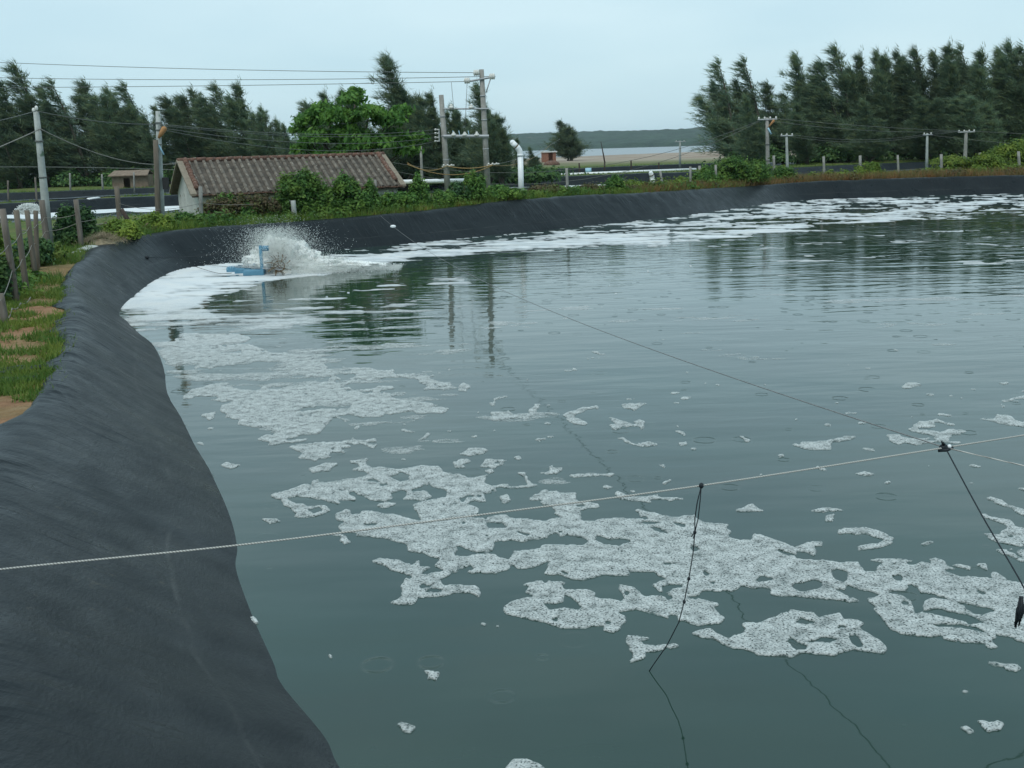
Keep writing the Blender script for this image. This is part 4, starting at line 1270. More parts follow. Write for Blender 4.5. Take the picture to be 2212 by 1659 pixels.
def make_casuarina(seed, H=13.0, R=2.4, wind=(-0.3, 0.0), n_br=48, bare=0.06, fork=3, dens=1.0, mat='casuarina', bushy=False):
    """several upright feathery leaders, drawn sideways by the sea wind"""
    r = np.random.default_rng(seed)
    tb = MB()
    tris = []
    for fk in range(fork):
        hH = H * (1.0 if fk == 0 else r.uniform(0.55, 0.93))
        a0 = r.uniform(0, 6.28)
        sp = 0.0 if fk == 0 else R * r.uniform(0.30, 0.62)
        ph = r.uniform(0, 6.28)
        lean = r.uniform(0.7, 1.5)
        pts, rad = [], []
        for k in range(11):
            t = k / 10
            pts.append(np.array([wind[0] * lean * t * t * 2.6 + sp * min(1, t * 1.6) ** 0.8 * math.cos(a0) + 0.2 * math.sin(3 * t + ph), wind[1] * t * t * 2 + sp * min(1, t * 1.6) ** 0.8 * math.sin(a0) + 0.16 * math.cos(4 * t + ph), hH * t]))
            rad.append((0.17 if fk == 0 else 0.10) * (1 - t) ** 0.8 + 0.012)
        tb.tube(pts, rad, 6)
        pts = np.array(pts)
        b0 = bare if fk == 0 else max(bare, 0.12)
        for q in range(n_br):
            t = b0 + (1 - b0) * ((q + r.random()) / n_br) ** 0.9
            base = np.array([np.interp(t * 10, range(11), pts[:, c]) for c in range(3)])
            azm = r.uniform(0, 6.283)
            env = R * (0.16 + 0.72 * (1 - t) ** 0.7)
            if bushy: env = R * (0.14 + 0.9 * (1 - t))
            L = env * r.uniform(0.4, 1.25)
            el = math.radians(r.uniform(22, 66) + 14 * t)
            d = np.array([math.cos(azm) * math.cos(el), math.sin(azm) * math.cos(el), math.sin(el)])
            d = d + np.array([wind[0] * 0.7, wind[1] * 0.6, 0])
            m_ = 6
            tt_ = np.linspace(0, 1, m_)[:, None]
            br = base + d * L * tt_ + np.array([wind[0] * 0.9, wind[1], -0.10]) * L * 0.5 * tt_ ** 2
            if L > 0.6: tb.tube(br[::2], [0.03 * (1 - 0.6 * t), 0.018, 0.007], 4, False)
            ns = int(dens * (10 + 30 * L))
            u_ = r.uniform(0.05, 1.0, ns)
            P = np.stack([np.interp(u_, tt_[:, 0], br[:, c]) for c in range(3)], 1)
            P += r.normal(size=(ns, 3)) * (0.06 + 0.10 * L)
            out = d / np.linalg.norm(d)
            for w_ in range(3):
                Dv = out * 0.8 + r.normal(size=(ns, 3)) * 0.42 + np.array([wind[0] * 1.0, wind[1] * 0.8, 0.15])
                tris.append(blades(P, Dv, r.uniform(0.30, 0.85, ns), r.uniform(0.028, 0.060, ns), r))
        P = np.repeat(pts[-1:], 70, 0) + r.normal(size=(70, 3)) * np.array([0.07, 0.07, 0.4])
        Dv = np.array([wind[0] * 1.5, wind[1], 1.0]) + r.normal(size=(70, 3)) * 0.3
        tris.append(blades(P, Dv, r.uniform(0.4, 0.95, 70), r.uniform(0.025, 0.055, 70), r))
    A = np.concatenate(tris)
    return tb.mesh('trunk'), tri_mesh('crown', A), mat


def thing_plant(name, loc, rz, sc, meshes, label, cat, group, names=('trunk', 'crown'), tmat='trunk'):
    o = empty(name, loc, label, cat, group, rz)
    o.scale = sc
    tm, cm, mat = meshes
    link(names[0], tm, MAT[tmat], o)
    link(names[1], cm, MAT[mat], o)
    return o


CAS = [
    make_casuarina(1, 13, 2.7, (-0.50, 0.05), 50, 0.05, 3),
    make_casuarina(2, 13, 2.9, (-0.38, -0.05), 46, 0.06, 4, 0.95),
    make_casuarina(3, 13, 3.0, (-0.28, 0.05), 50, 0.04, 5, 1.0),
    make_casuarina(4, 13, 2.5, (-0.22, 0.0), 56, 0.05, 2, 1.1),
    make_casuarina(5, 13, 3.1, (-0.25, 0.1), 52, 0.04, 4, 1.05, 'casuarina_pale'),
    make_casuarina(6, 13, 2.9, (-0.55, 0.0), 42, 0.10, 4, 0.85, 'casuarina_pale'),
]
CAS_BUSH = make_casuarina(9, 8, 2.8, (-0.2, 0.0), 60, 0.02, 4, 1.1, 'casuarina_pale', True)


def plant_tree(dx, topy, Y, kind, wide, label, cat='tree', group=None, rz=0.0, meshes=None, H0=13.0, name='casuarina_tree'):
    top = atY(dx, topy, Y)
    x = top[0]
    z = gz1(x, Y) - 0.05
    s = (top[2] - z) / H0 / 1.03
    mm = meshes or CAS[kind]
    return thing_plant(name, (x, Y, z), rz, (s * wide, s * wide, s), mm, label, cat, group)


GL, GR = 'casuarina trees behind the left ponds', 'casuarina trees behind the right bank'
LEFT = [
    (-34, 205, 122, 2, 1.15, 'dark casuarina cut off by the left picture edge'),
    (18, 212, 118, 1, 1.0, 'casuarina with blunt top, just left of the tallest wind-bent one at far left'),
    (72, 140, 122, 0, 1.2, 'tallest wind-bent casuarina behind the leftmost utility pole'),
    (112, 185, 128, 3, 1.2, 'casuarina squeezed right beside the tall bent one at far left'),
    (162, 172, 124, 5, 1.15, 'open-crowned casuarina above the first pond splash, right of the leftmost pole'),
    (215, 172, 130, 1, 1.1, 'casuarina with loose leaning crown halfway between the two left poles'),
    (262, 190, 126, 2, 1.1, 'dense casuarina directly above the small mud hut'),
    (318, 180, 130, 5, 1.15, 'airy casuarina just left of the pole with the orange lamp'),
    (352, 228, 122, 3, 1.0, 'shorter casuarina directly behind the pole with the orange lamp'),
    (398, 208, 124, 1, 1.1, 'casuarina right of the lamp pole, above the gable of the tiled house'),
    (438, 192, 128, 2, 1.1, 'bushy casuarina above the left end of the tiled roof'),
    (492, 182, 126, 0, 1.1, 'pointed casuarina above the left third of the tiled roof'),
    (542, 182, 124, 3, 1.2, 'slender casuarina with twin spikes above the middle of the roof'),
    (585, 232, 120, 2, 1.0, 'low rounded casuarina at the right end of the left grove'),
    (620, 268, 116, 4, 0.9, 'small casuarina left of the bright broad-leaved tree'),
    (690, 218, 96, 1, 1.0, 'casuarina tip rising behind the left half of the broad-leaved tree'),
    (725, 200, 98, 3, 1.1, 'casuarina rising behind the top of the broad-leaved tree'),
    (770, 196, 94, 2, 1.0, 'spiky casuarina rising just right of the broad-leaved tree top'),
    (858, 121, 90, 4, 1.25, 'tallest casuarina of the middle clump, leaning above the roof end'),
    (905, 205, 92, 1, 1.2, 'casuarina filling the clump between the tallest one and the shorter concrete pole'),
    (953, 200, 88, 3, 1.1, 'casuarina behind the shorter pole of the paired concrete poles'),
    (1000, 228, 94, 2, 1.0, 'casuarina standing in the gap between the paired concrete poles'),
    (1044, 182, 86, 4, 1.05, 'casuarina behind the taller pole of the paired concrete poles'),
    (1078, 252, 84, 2, 0.95, 'low dark casuarina right of the taller paired pole'),
    (1128, 300, 96, 3, 1.1, 'small casuarina behind the tall white bent pipe'),
    (1150, 318, 100, 4, 1.2, 'lowest shrubby casuarina right of the tall white bent pipe'),
]
for k, (dx, ty, Y, kd, wd, lab) in enumerate(LEFT):
    plant_tree(dx, ty, Y, kd, wd * 1.6, lab, group=GL, rz=(k * 0.37) % 0.9 - 0.45)
RIGHT = [
    (1592, 127, 126, 5, 0.95, 'leftmost casuarina of the right grove, its branches against open sky'),
    (1622, 205, 120, 4, 1.0, 'low spreading casuarina at the left foot of the right grove'),
    (1652, 124, 128, 5, 1.0, 'casuarina behind the nearest pole of the right bank'),
    (1690, 178, 132, 1, 1.1, 'shorter casuarina just right of the nearest right-bank pole'),
    (1736, 117, 126, 4, 1.05, 'tall rounded casuarina, third peak from the left in the right grove'),
    (1768, 205, 130, 1, 1.0, 'low casuarina left of the dip in the right grove'),
    (1800, 164, 127, 5, 1.0, 'casuarina standing alone in the dip of the right grove'),
    (1838, 99, 124, 0, 1.1, 'tall casuarina with a bent tip just right of the dip in the right grove'),
    (1862, 150, 130, 2, 1.1, 'casuarina filling in right of the bent-tip one'),
    (1884, 117, 126, 3, 1.0, 'narrow casuarina, second spike right of the grove dip'),
    (1908, 112, 128, 4, 0.95, 'narrow casuarina, third spike right of the grove dip'),
    (1938, 120, 125, 3, 1.0, 'narrow casuarina, fourth spike right of the grove dip'),
    (1974, 110, 128, 2, 1.0, 'dense casuarina left of the slim middle pole of the right bank'),
    (2004, 106, 126, 0, 1.05, 'casuarina right above the slim middle pole of the right bank'),
    (2034, 112, 128, 4, 1.0, 'casuarina between the slim middle pole and the thick right pole'),
    (2076, 100, 125, 3, 1.1, 'casuarina right above the thick pole near the right edge'),
    (2104, 130, 130, 2, 1.1, 'broad casuarina just right of the thick pole near the right edge'),
    (2126, 96, 127, 5, 1.0, 'feathery casuarina, third tip from the right picture edge'),
    (2148, 110, 124, 3, 1.1, 'dark casuarina with wide base, between two feathery tips at right'),
    (2176, 105, 128, 4, 1.0, 'casuarina, second tip from the right picture edge'),
    (2204, 92, 126, 0, 1.0, 'casuarina at the right picture edge'),
    (2250, 100, 126, 2, 1.2, 'casuarina just outside the right picture edge'),
    (2010, 205, 118, 2, 1.5, 'short bushy casuarina in front of the grove, behind the slim middle pole'),
    (1880, 215, 118, 4, 1.5, 'short bushy casuarina in front of the grove below the grove dip'),
    (2120, 200, 116, 2, 1.6, 'short bushy casuarina in front of the grove near the thick right pole'),
    (1745, 225, 118, 3, 1.5, 'short bushy casuarina in front of the grove, left of the dip'),
]
for k, (dx, ty, Y, kd, wd, lab) in enumerate(RIGHT):
    plant_tree(dx, ty, Y, kd, wd * 1.6, lab, group=GR, rz=(k * 0.53) % 0.9 - 0.45)
plant_tree(1229, 264, 215, 0, 2.1, 'lone bushy casuarina before the pale sea', meshes=CAS_BUSH, H0=8.0)
plant_tree(1570, 286, 190, 0, 0.7, 'tiny pointed conifer-like tree left of the right grove, before the sea', meshes=CAS_BUSH, H0=8.0)


def leaf_cloud(blobs, n, size, r, out=0.6, aspect=1.8, droop=0.0):
    """leaf quads over a set of ellipsoid lumps ((centre, radii), ...)"""
    w = np.array([b_[1][0] * b_[1][2] + b_[1][1] * b_[1][2] for b_ in blobs])
    idx = r.choice(len(blobs), n, p=w / w.sum())
    C_ = np.array([b_[0] for b_ in blobs])[idx]
    Rr = np.array([b_[1] for b_ in blobs])[idx]
    d = rand_dirs(n, r)
    d[:, 2] = np.abs(d[:, 2]) * 0.95 - 0.25
    rad = r.uniform(0.45, 1.06, n) ** 0.6
    rad = np.where(r.random(n) < 0.10, r.uniform(1.0, 1.45, n), rad)
    lum = vnoise(d[:, 0] * 2.3 + idx * 3.1, d[:, 2] * 2.3 + d[:, 1] * 1.7, 881)
    rad = rad * (0.72 + 0.56 * lum)
    P = C_ + d * Rr * rad[:, None] + r.normal(size=(n, 3)) * size * 0.6
    nrm = d * out + rand_dirs(n, r) * (1 - out) + np.array([0, 0, 0.35])
    nrm /= np.linalg.norm(nrm, axis=1)[:, None]
    a = np.cross(nrm, rand_dirs(n, r))
    a /= np.linalg.norm(a, axis=1)[:, None] + 1e-9
    a[:, 2] -= droop
    b_ = np.cross(nrm, a)
    L = size * r.uniform(0.6, 1.35, n)
    a = a * (L * aspect / 2)[:, None]
    b_ = b_ * (L / 2)[:, None]
    k = nrm * (L * 0.12)[:, None]
    return np.stack([P - a, P - b_ + k, P + a, P + b_ + k], 1)


def shrub(name, label, x0, x1, topy, basey, Y, mat, n, leaf=0.11, seed=0, cat='shrub', depth=0.8, lumps=12, group=None, spiky=0.0, zb=None):
    """a bush that fills the outline seen at distance Y"""
    r = np.random.default_rng(1000 + seed)
    A, B = atY(x0, basey, Y), atY(x1, basey, Y)
    T = atY((x0 + x1) / 2, topy, Y)
    cx, hw = (A[0] + B[0]) / 2, (B[0] - A[0]) / 2 * 1.15
    z0 = gz1(cx, Y) if zb is None else zb
    hh = max(0.25, T[2] - z0)
    blobs = []
    for q in range(lumps):
        u_ = r.uniform(-0.72, 0.72)
        hz = hh * r.uniform(0.55, 1.12) * (1 - 0.35 * u_ * u_)
        rr = hw * r.uniform(0.18, 0.42)
        blobs.append(((u_ * hw, r.uniform(-0.5, 0.5) * depth, max(0.05, hz - 0.32 * hh)), (rr, rr * 0.8 + 0.1, 0.36 * hh)))
    blobs.append(((0, 0, 0.28 * hh), (hw * 0.85, depth * 0.75, 0.42 * hh)))
    blobs.append(((r.uniform(-0.25, 0.25) * hw, 0, 0.62 * hh), (hw * 0.4, depth * 0.5, 0.38 * hh)))
    o = empty(name, (cx, Y, z0), label, cat, group)
    Q = leaf_cloud(blobs, int(n * 1.6), leaf * 0.8, r)
    link('foliage', tri_mesh('foliage', Q), MAT[mat], o)
    st = MB()
    for q in range(7):
        u_ = r.uniform(-0.6, 0.6)
        st.tube([(0, 0, -0.1), (u_ * hw * 0.7, r.uniform(-.3, .3), hh * 0.4), (u_ * hw, r.uniform(-.3, .3), hh * r.uniform(0.6, 0.85))], [0.03, 0.02, 0.008], 5)
    st.build('stem', MAT['stem'], o)
    return o


VG = 'vine-covered shrubs along the far bank'
SHR = [
    ('vine_shrub', 'largest vine-covered mound before the tiled roof, left half', 598, 725, 372, 462, 44.3, 'vine', 6500, 0.10),
    ('vine_shrub', 'vine mound before the tiled roof, right half, beside the largest', 715, 806, 380, 458, 45.0, 'vine', 4500, 0.10),
    ('vine_shrub', 'narrow vine-wrapped post before the right end of the house wall', 792, 822, 384, 452, 45.6, 'vine', 1700, 0.09),
    ('dry_bush', 'withered brown bush before the middle of the house wall', 505, 606, 416, 474, 43.4, 'dry_shrub', 3600, 0.08),
    ('dry_bush', 'withered brown bush before the left end of the house wall', 442, 520, 424, 478, 43.0, 'dry_shrub', 2400, 0.08),
    ('vine_shrub', 'small bright green vine tuft at the house corner', 468, 508, 412, 452, 43.2, 'vine', 1100, 0.09),
    ('vine_shrub', 'small vine tuft climbing the wall between the two withered bushes', 528, 560, 430, 470, 43.0, 'vine', 800, 0.09),
    ('vine_hedge', 'low vine hedge just right of the tiled house', 815, 905, 416, 454, 46.6, 'vine', 3600, 0.09),
    ('vine_shrub', 'rounded vine column right of the tiled house', 888, 926, 376, 445, 47.2, 'vine', 1900, 0.09),
    ('vine_hedge', 'low vine hedge left of the shorter paired pole', 915, 985, 410, 448, 47.8, 'vine', 3000, 0.09),
    ('vine_shrub', 'dark leafy bush at the foot of the shorter paired pole', 972, 1015, 392, 440, 48.6, 'dark_shrub', 1700, 0.09),
    ('vine_shrub', 'vine column between the paired concrete poles', 1006, 1048, 364, 436, 48.8, 'vine', 2200, 0.09),
    ('vine_hedge', 'vine hedge at the foot of the taller paired pole', 1035, 1125, 398, 434, 49.8, 'vine', 3800, 0.09),
    ('vine_hedge', 'browning vine hedge right of the tall white bent pipe', 1128, 1212, 398, 430, 53.5, 'dry_shrub', 2600, 0.09),
    ('vine_hedge', 'green vine hedge left of the leafy stump', 1135, 1262, 404, 432, 54.2, 'vine', 2800, 0.09),
    ('vine_shrub', 'leafy stump-shaped bush left of the short white pipe', 1298, 1346, 376, 424, 55.6, 'vine', 1900, 0.09),
    ('dry_bush', 'low reddish bush left of the leafy stump', 1240, 1300, 396, 424, 54.6, 'dry_shrub', 1500, 0.08),
    ('green_shrub', 'broad green thicket left of the nearest right-bank pole', 1530, 1655, 336, 400, 66.0, 'vine', 6000, 0.11),
    ('green_shrub', 'green thicket right of the two close fence posts on the far bank', 1490, 1562, 358, 406, 63.5, 'vine', 2600, 0.10),
    ('green_shrub', 'small green bush behind the nearest right-bank pole', 1660, 1712, 356, 392, 69.5, 'vine', 1600, 0.10),
    ('yellow_shrub', 'yellow-green bush at the middle of the right bank', 1852, 1905, 350, 380, 72.5, 'yellow_shrub', 1600, 0.10),
    ('yellow_shrub', 'yellow-green thicket at the foot of the thick right pole', 2000, 2120, 338, 374, 74.0, 'yellow_shrub', 3600, 0.11),
    ('yellow_shrub', 'tall yellow-green bush at the right picture edge', 2150, 2240, 300, 370, 76.0, 'yellow_shrub', 3600, 0.11),
    ('yellow_shrub', 'low yellow-green bush left of the bush at the right picture edge', 2090, 2170, 332, 374, 72.5, 'yellow_shrub', 2200, 0.10),
    ('green_shrub', 'dark leafy bush behind the lone fence post left of the bank bend', 124, 168, 444, 528, 34.0, 'dark_shrub', 2600, 0.10),
    ('green_shrub', 'dark leafy bush right of the lone fence post at the bank bend', 166, 214, 452, 522, 35.0, 'dark_shrub', 2400, 0.10),
    ('yellow_shrub', 'bright yellow-green bush at the left picture edge behind the fence', -70, 30, 436, 570, 26.0, 'yellow_shrub', 4200, 0.09),
    ('green_shrub', 'dark undergrowth between the first fence posts at left', 40, 105, 512, 575, 28.5, 'dark_shrub', 2400, 0.08),
    ('green_shrub', 'low leafy plants beside the leaning broken post', 222, 300, 470, 512, 35.5, 'yellow_shrub', 2600, 0.08),
    ('green_shrub', 'low leafy plants at the foot of the lamp pole', 300, 372, 462, 500, 38.5, 'yellow_shrub', 2400, 0.08),
    ('green_shrub', 'weeds below the white gable wall', 368, 452, 456, 492, 40.5, 'vine', 2400, 0.08),
    ('green_shrub', 'sprawling weeds at the foot of the leftmost utility pole', 92, 138, 528, 560, 29.5, 'grass', 2200, 0.07),
    ('green_shrub', 'rough dark brush at the left picture edge below the fence', -70, 20, 540, 640, 21.0, 'dark_shrub', 2600, 0.07),
]
for k, (nm, lab, x0, x1, ty, by, Y, mt, n, lf) in enumerate(SHR):
    shrub(nm, lab, x0, x1, ty, by, Y, mt, n, lf, k, group=VG if 'vine' in nm else None, depth=0.6 if Y < 60 else 1.0)
# dark undergrowth under the groves, too dense to tell apart
for (nm, x0, x1, ty, by, Y, sd, n) in (('undergrowth', -150, 640, 366, 408, 121, 201, 22000), ('undergrowth', 1590, 2420, 306, 358, 124, 203, 24000), ('undergrowth', 860, 1170, 362, 392, 92, 205, 9000)):
    r = np.random.default_rng(sd)
    Q = []
    xs = r.uniform(x0, x1, 60)
    bl = []
    for xq in xs:
        Yq = Y + r.uniform(-2, 8)
        p = atY(xq, by, Yq)
        h_ = (by - ty) * Yq / FD * r.uniform(0.35, 1.0)
        bl.append(((p[0], Yq, gz1(p[0], Yq) + h_ * 0.35), (r.uniform(1.0, 2.6), 1.2, h_ * 0.65)))
    o = link(nm, tri_mesh(nm, leaf_cloud(bl, n, 0.24, r)), MAT['dark_shrub'])
    tag(o, {201: 'dark undergrowth below the left grove', 203: 'dark undergrowth below the right grove', 205: 'dark undergrowth behind the paired concrete poles'}[sd], 'undergrowth', kind='stuff')

# broad-leaved tree above the tiled roof
r = np.random.default_rng(77)
TY = 57.0
tb_ = MB()
base = atY(760, 400, TY)
bz = gz1(base[0], TY)
limbs = [((0, 0, -0.1), (0.05, 0, 1.2), (-0.1, 0, 2.2))]
lumpsP = []
for (dx, dy, rr) in [(668, 262, .75), (700, 240, .7), (735, 255, .9), (760, 215, .62), (748, 290, .9), (690, 300, .85), (655, 322, .55), (800, 245, .8), (840, 262, .75), (868, 240, .5), (845, 300, .9), (880, 325, .55), (800, 310, 1.0), (745, 335, .8), (642, 282, .42), (768, 198, .34), (905, 300, .4), (700, 345, .7)]:
    p = atY(dx, dy, TY + r.uniform(-1.2, 1.2))
    q = (p[0] - base[0], p[1] - TY, p[2] - bz)
    lumpsP.append((q, (rr, rr, rr * 0.62)))
    limbs.append(((-0.1, 0, 1.6), (q[0] * 0.5, q[1] * 0.5, q[2] * 0.62), (q[0] * 0.95, q[1], q[2] - 0.1)))
for a in limbs: tb_.tube(a, [0.11, 0.06, 0.02] if a is not limbs[0] else [0.2, 0.17, 0.14], 6)
bt = empty('broadleaf_tree', (base[0], TY, bz), 'bright green broad-leaved tree rising behind the tiled roof', 'tree')
tb_.build('trunk', MAT['trunk'], bt)
link('crown', tri_mesh('crown', leaf_cloud(lumpsP, 15000, 0.125, r, 0.45, 2.4, 0.35)), MAT['broadleaf'], bt)


# ---- grass along the banks
def edge_points(n, sel, omin, omax, r, power=1.0):
    idx = r.choice(np.nonzero(sel)[0], n)
    off = omin + (omax - omin) * r.random(n) ** power
    jit = r.uniform(-0.15, 0.15, (n, 2))
    P = EDGE2[idx] + NC[idx] * off[:, None] + jit
    return P, off


def grass_patch(name, P, hmin, hmax, wmin, wmax, mat, r, label, lean=0.5):
    z = ground_z(P[:, 0], P[:, 1], False)
    Q = np.c_[P, z - 0.02]
    D_ = r.normal(size=(len(P), 3)) * lean + np.array([0, 0, 1.0])
    A = blades(Q, D_, r.uniform(hmin, hmax, len(P)), r.uniform(wmin, wmax, len(P)), r)
    o = link(name, tri_mesh(name, A), MAT[mat])
    return tag(o, label, 'grass', kind='stuff')


r = np.random.default_rng(5)
nearsel = (EDGE2[:, 1] > 6) & (EDGE2[:, 1] < 24) & (EDGE2[:, 0] < -2)
P, off = edge_points(170000, nearsel, -0.06, 4.6, r)
# bare soil shows in a strip beside the liner and in patches
gn = fbm(P[:, 0] * 0.75, P[:, 1] * 0.75, 301, 3)
keep = gn > (0.33 + 0.17 * np.exp(-((off - 0.40) / 0.35) ** 2) - 0.05 * np.clip(off - 1.2, 0, 1))
P = P[keep]
grass_patch('bank_grass', P, 0.05, 0.18, 0.015, 0.032, 'grass', r, 'short green grass on the orange soil beside the near left liner')
midsel = (EDGE2[:, 1] > 22) & (EDGE2[:, 0] < -7)
P, off = edge_points(26000, midsel, 0.0, 4.0, r)
P = P[fbm(P[:, 0] * 0.5, P[:, 1] * 0.5, 305, 3) > 0.45]
grass_patch('bank_grass', P, 0.10, 0.32, 0.016, 0.035, 'grass', r, 'rough grass on the bank at the left bend of the pond')
farsel = (EDGE2[:, 1] > 36) & (EDGE2[:, 0] > -13) & (EDGE2[:, 0] < 14)
P, off = edge_points(36000, farsel, -0.10, 3.0, r, 1.2)
grass_patch('bank_grass', P, 0.14, 0.52, 0.02, 0.05, 'grass', r, 'green grass fringe on top of the far bank')
P, off = edge_points(14000, farsel, -0.05, 1.4, r)
P = P[fbm(P[:, 0] * 0.35, P[:, 1] * 0.35, 309, 2) > 0.5]
grass_patch('dry_grass', P, 0.10, 0.35, 0.02, 0.05, 'dry_grass', r, 'dry reddish tufts mixed into the far bank fringe')
rsel = (EDGE2[:, 1] > 56) & (EDGE2[:, 0] > 7) & (EDGE2[:, 0] < 42)
P, off = edge_points(50000, rsel, -0.10, 4.5, r, 1.1)
grass_patch('dry_grass', P, 0.2, 0.68, 0.03, 0.06, 'dry_grass', r, 'dry reddish grass along the top of the right bank')
P, off = edge_points(26000, rsel, 0.6, 6.0, r)
P = P[fbm(P[:, 0] * 0.3, P[:, 1] * 0.3, 313, 2) > 0.48]
grass_patch('bank_grass', P, 0.2, 0.6, 0.03, 0.06, 'yellow_shrub', r, 'yellow-green grass behind the dry fringe of the right bank')
# rambling weeds on top of the far bank
def weeds(name, sel, n_l, hmin, hmax, mat, leaf, lab, omin=0.35, omax=2.4, n=14000, thr=0.0, seed=0):
    r_ = np.random.default_rng(seed)
    Pq, _o = edge_points(n_l, sel, omin, omax, r_)
    Pq = Pq[fbm(Pq[:, 0] * 0.4, Pq[:, 1] * 0.4, 320 + seed, 2) > thr]
    zq = ground_z(Pq[:, 0], Pq[:, 1], False)
    bl_ = []
    for (x_, y_), z_ in zip(Pq, zq):
        h_ = r_.uniform(hmin, hmax)
        bl_.append(((x_, y_, z_ + h_ * 0.3), (r_.uniform(0.3, 0.8), r_.uniform(0.25, 0.5), h_ * 0.7)))
    tag(link(name, tri_mesh(name, leaf_cloud(bl_, n, leaf, r_)), MAT[mat]), lab, 'weeds', kind='stuff')


weeds('bank_weeds', farsel, 260, 0.25, 0.75, 'vine', 0.09, 'tangled green weeds on top of the far bank', n=20000, thr=0.36, seed=1)
weeds('bank_weeds', farsel, 90, 0.2, 0.6, 'dry_shrub', 0.08, 'withered weeds scattered on top of the far bank', n=6000, thr=0.52, seed=2)
weeds('bank_weeds', rsel, 130, 0.3, 0.7, 'dry_shrub', 0.09, 'withered weeds on top of the right bank', n=9000, thr=0.42, seed=3)
weeds('bank_weeds', rsel, 170, 0.35, 0.9, 'yellow_shrub', 0.10, 'yellow-green weeds on top of the right bank', 1.6, 5.0, 14000, 0.42, 4)
weeds('bank_weeds', midsel, 130, 0.15, 0.45, 'vine', 0.07, 'green weeds on the bank at the left bend', 0.9, 4.5, 12000, 0.46, 5)
# berms between the neighbouring ponds
for k, (P2, N2, E2, zw, rim) in enumerate(POND_EDGE):
    idx = r.choice(len(E2), 9000)
    P = E2[idx] + N2[idx] * r.uniform(0.0, 2.2, (9000, 1))
    ok = np.ones(len(P), bool)
    for j, q in enumerate(POND_EDGE):
        ok &= poly_sdf(P[:, 0], P[:, 1], q[2][::4]) > 0.0
    grass_patch('berm_grass', P[ok], 0.08, 0.30, 0.03, 0.07, 'grass', r, ['grass on the rim of the foaming pond behind the left fence', 'grass on the rim of the farther left pond below the trees', 'grass on the rim of the pond behind the short white pipe', 'grass on the rim of the farthest pond before the sand flats'][k])


# ================================================================== BUILT THINGS
def sag_path(A, B, sag, n=18):
    A, B = np.array(A, float), np.array(B, float)
    return [tuple(A + (B - A) * t - np.array([0, 0, 4 * sag * t * (1 - t)])) for t in np.linspace(0, 1, n)]


# ---- tiled house
h_c = np.array([-12.945, 44.715])
h_az, h_L, h_W, z_e, z_r = 0.466, 9.4, 5.04, 2.10, 3.50
z_b = gz1(-12.5, 44.5) - 0.25
ov = 0.0
house = empty('tiled_house', (h_c[0], h_c[1], 0), 'long low house with weathered clay tile roof and stained white gable', 'house', rz=h_az)
w = MB()
ins_ = 0.22
a0, a1, b0, b1 = 0.28, h_L - 0.28, ins_, h_W - ins_
rise_ = (z_r - z_e) / (h_W / 2)
zt = z_e + rise_ * ins_ - 0.06
apx = z_r - 0.06
w.add([(a0, b0, z_b), (a1, b0, z_b), (a1, b1, z_b), (a0, b1, z_b), (a0, b0, zt), (a1, b0, zt), (a1, b1, zt), (a0, b1, zt), (a0, h_W / 2, apx), (a1, h_W / 2, apx)],
      [(0, 1, 5, 4), (2, 3, 7, 6), (3, 0, 4, 8, 7), (1, 2, 6, 9, 5), (0, 3, 2, 1)])
w.build('wall', MAT['plaster'], house, False)
rf = MB()
th = 0.07
prof = [(0, z_e), (h_W / 2, z_r), (h_W, z_e), (h_W, z_e - th), (h_W / 2, z_r - th), (0, z_e - th)]
V = [(x, y, z) for x in (0, h_L) for (y, z) in prof]
rf.add(V, [(0, 6, 7, 1), (1, 7, 8, 2), (2, 8, 9, 3), (3, 9, 10, 4), (4, 10, 11, 5), (5, 11, 6, 0), (0, 1, 4, 5), (1, 2, 3, 4), (6, 11, 10, 7), (7, 10, 9, 8)])
roof = rf.build('roof', MAT['tile'], house, False)
# rows of overlapping cover tiles, each row a piece of its own
NR = 28
slopeL = math.hypot(h_W / 2, z_r - z_e)
for side in (0, 1):
    for k in range(NR):
        rr = random.Random(k + 100 * side)
        x = 0.42 + (h_L - 0.84) * k / (NR - 1) + rr.uniform(-0.02, 0.02)
        row = MB()
        nseg = 7
        for q in range(nseg):
            t0, t1 = q / nseg, (q + 1.12) / nseg
            wob = rr.uniform(-0.008, 0.008)
            lift = rr.uniform(0, 0.015)
            pts0, pts1 = [], []
            for a in range(5):
                an = math.pi * a / 4
                for (t_, rad_, lst) in ((t0, 0.072, pts0), (min(t1, 1.0), 0.082, pts1)):
                    yy = h_W / 2 * (1 - t_) if side == 0 else h_W / 2 * (1 + t_)
                    zz = z_r - (z_r - z_e) * t_
                    lst.append((x + wob + math.cos(an) * rad_, yy, zz + 0.02 + lift + math.sin(an) * rad_ * 0.95))
            row.add(pts0 + pts1, [(a, a + 1, a + 6, a + 5) if side == 0 else (a + 5, a + 6, a + 1, a) for a in range(4)] + [(0, 1, 2, 3, 4), (9, 8, 7, 6, 5)])
        row.build('tile_row', MAT['tile_ridge'], roof)
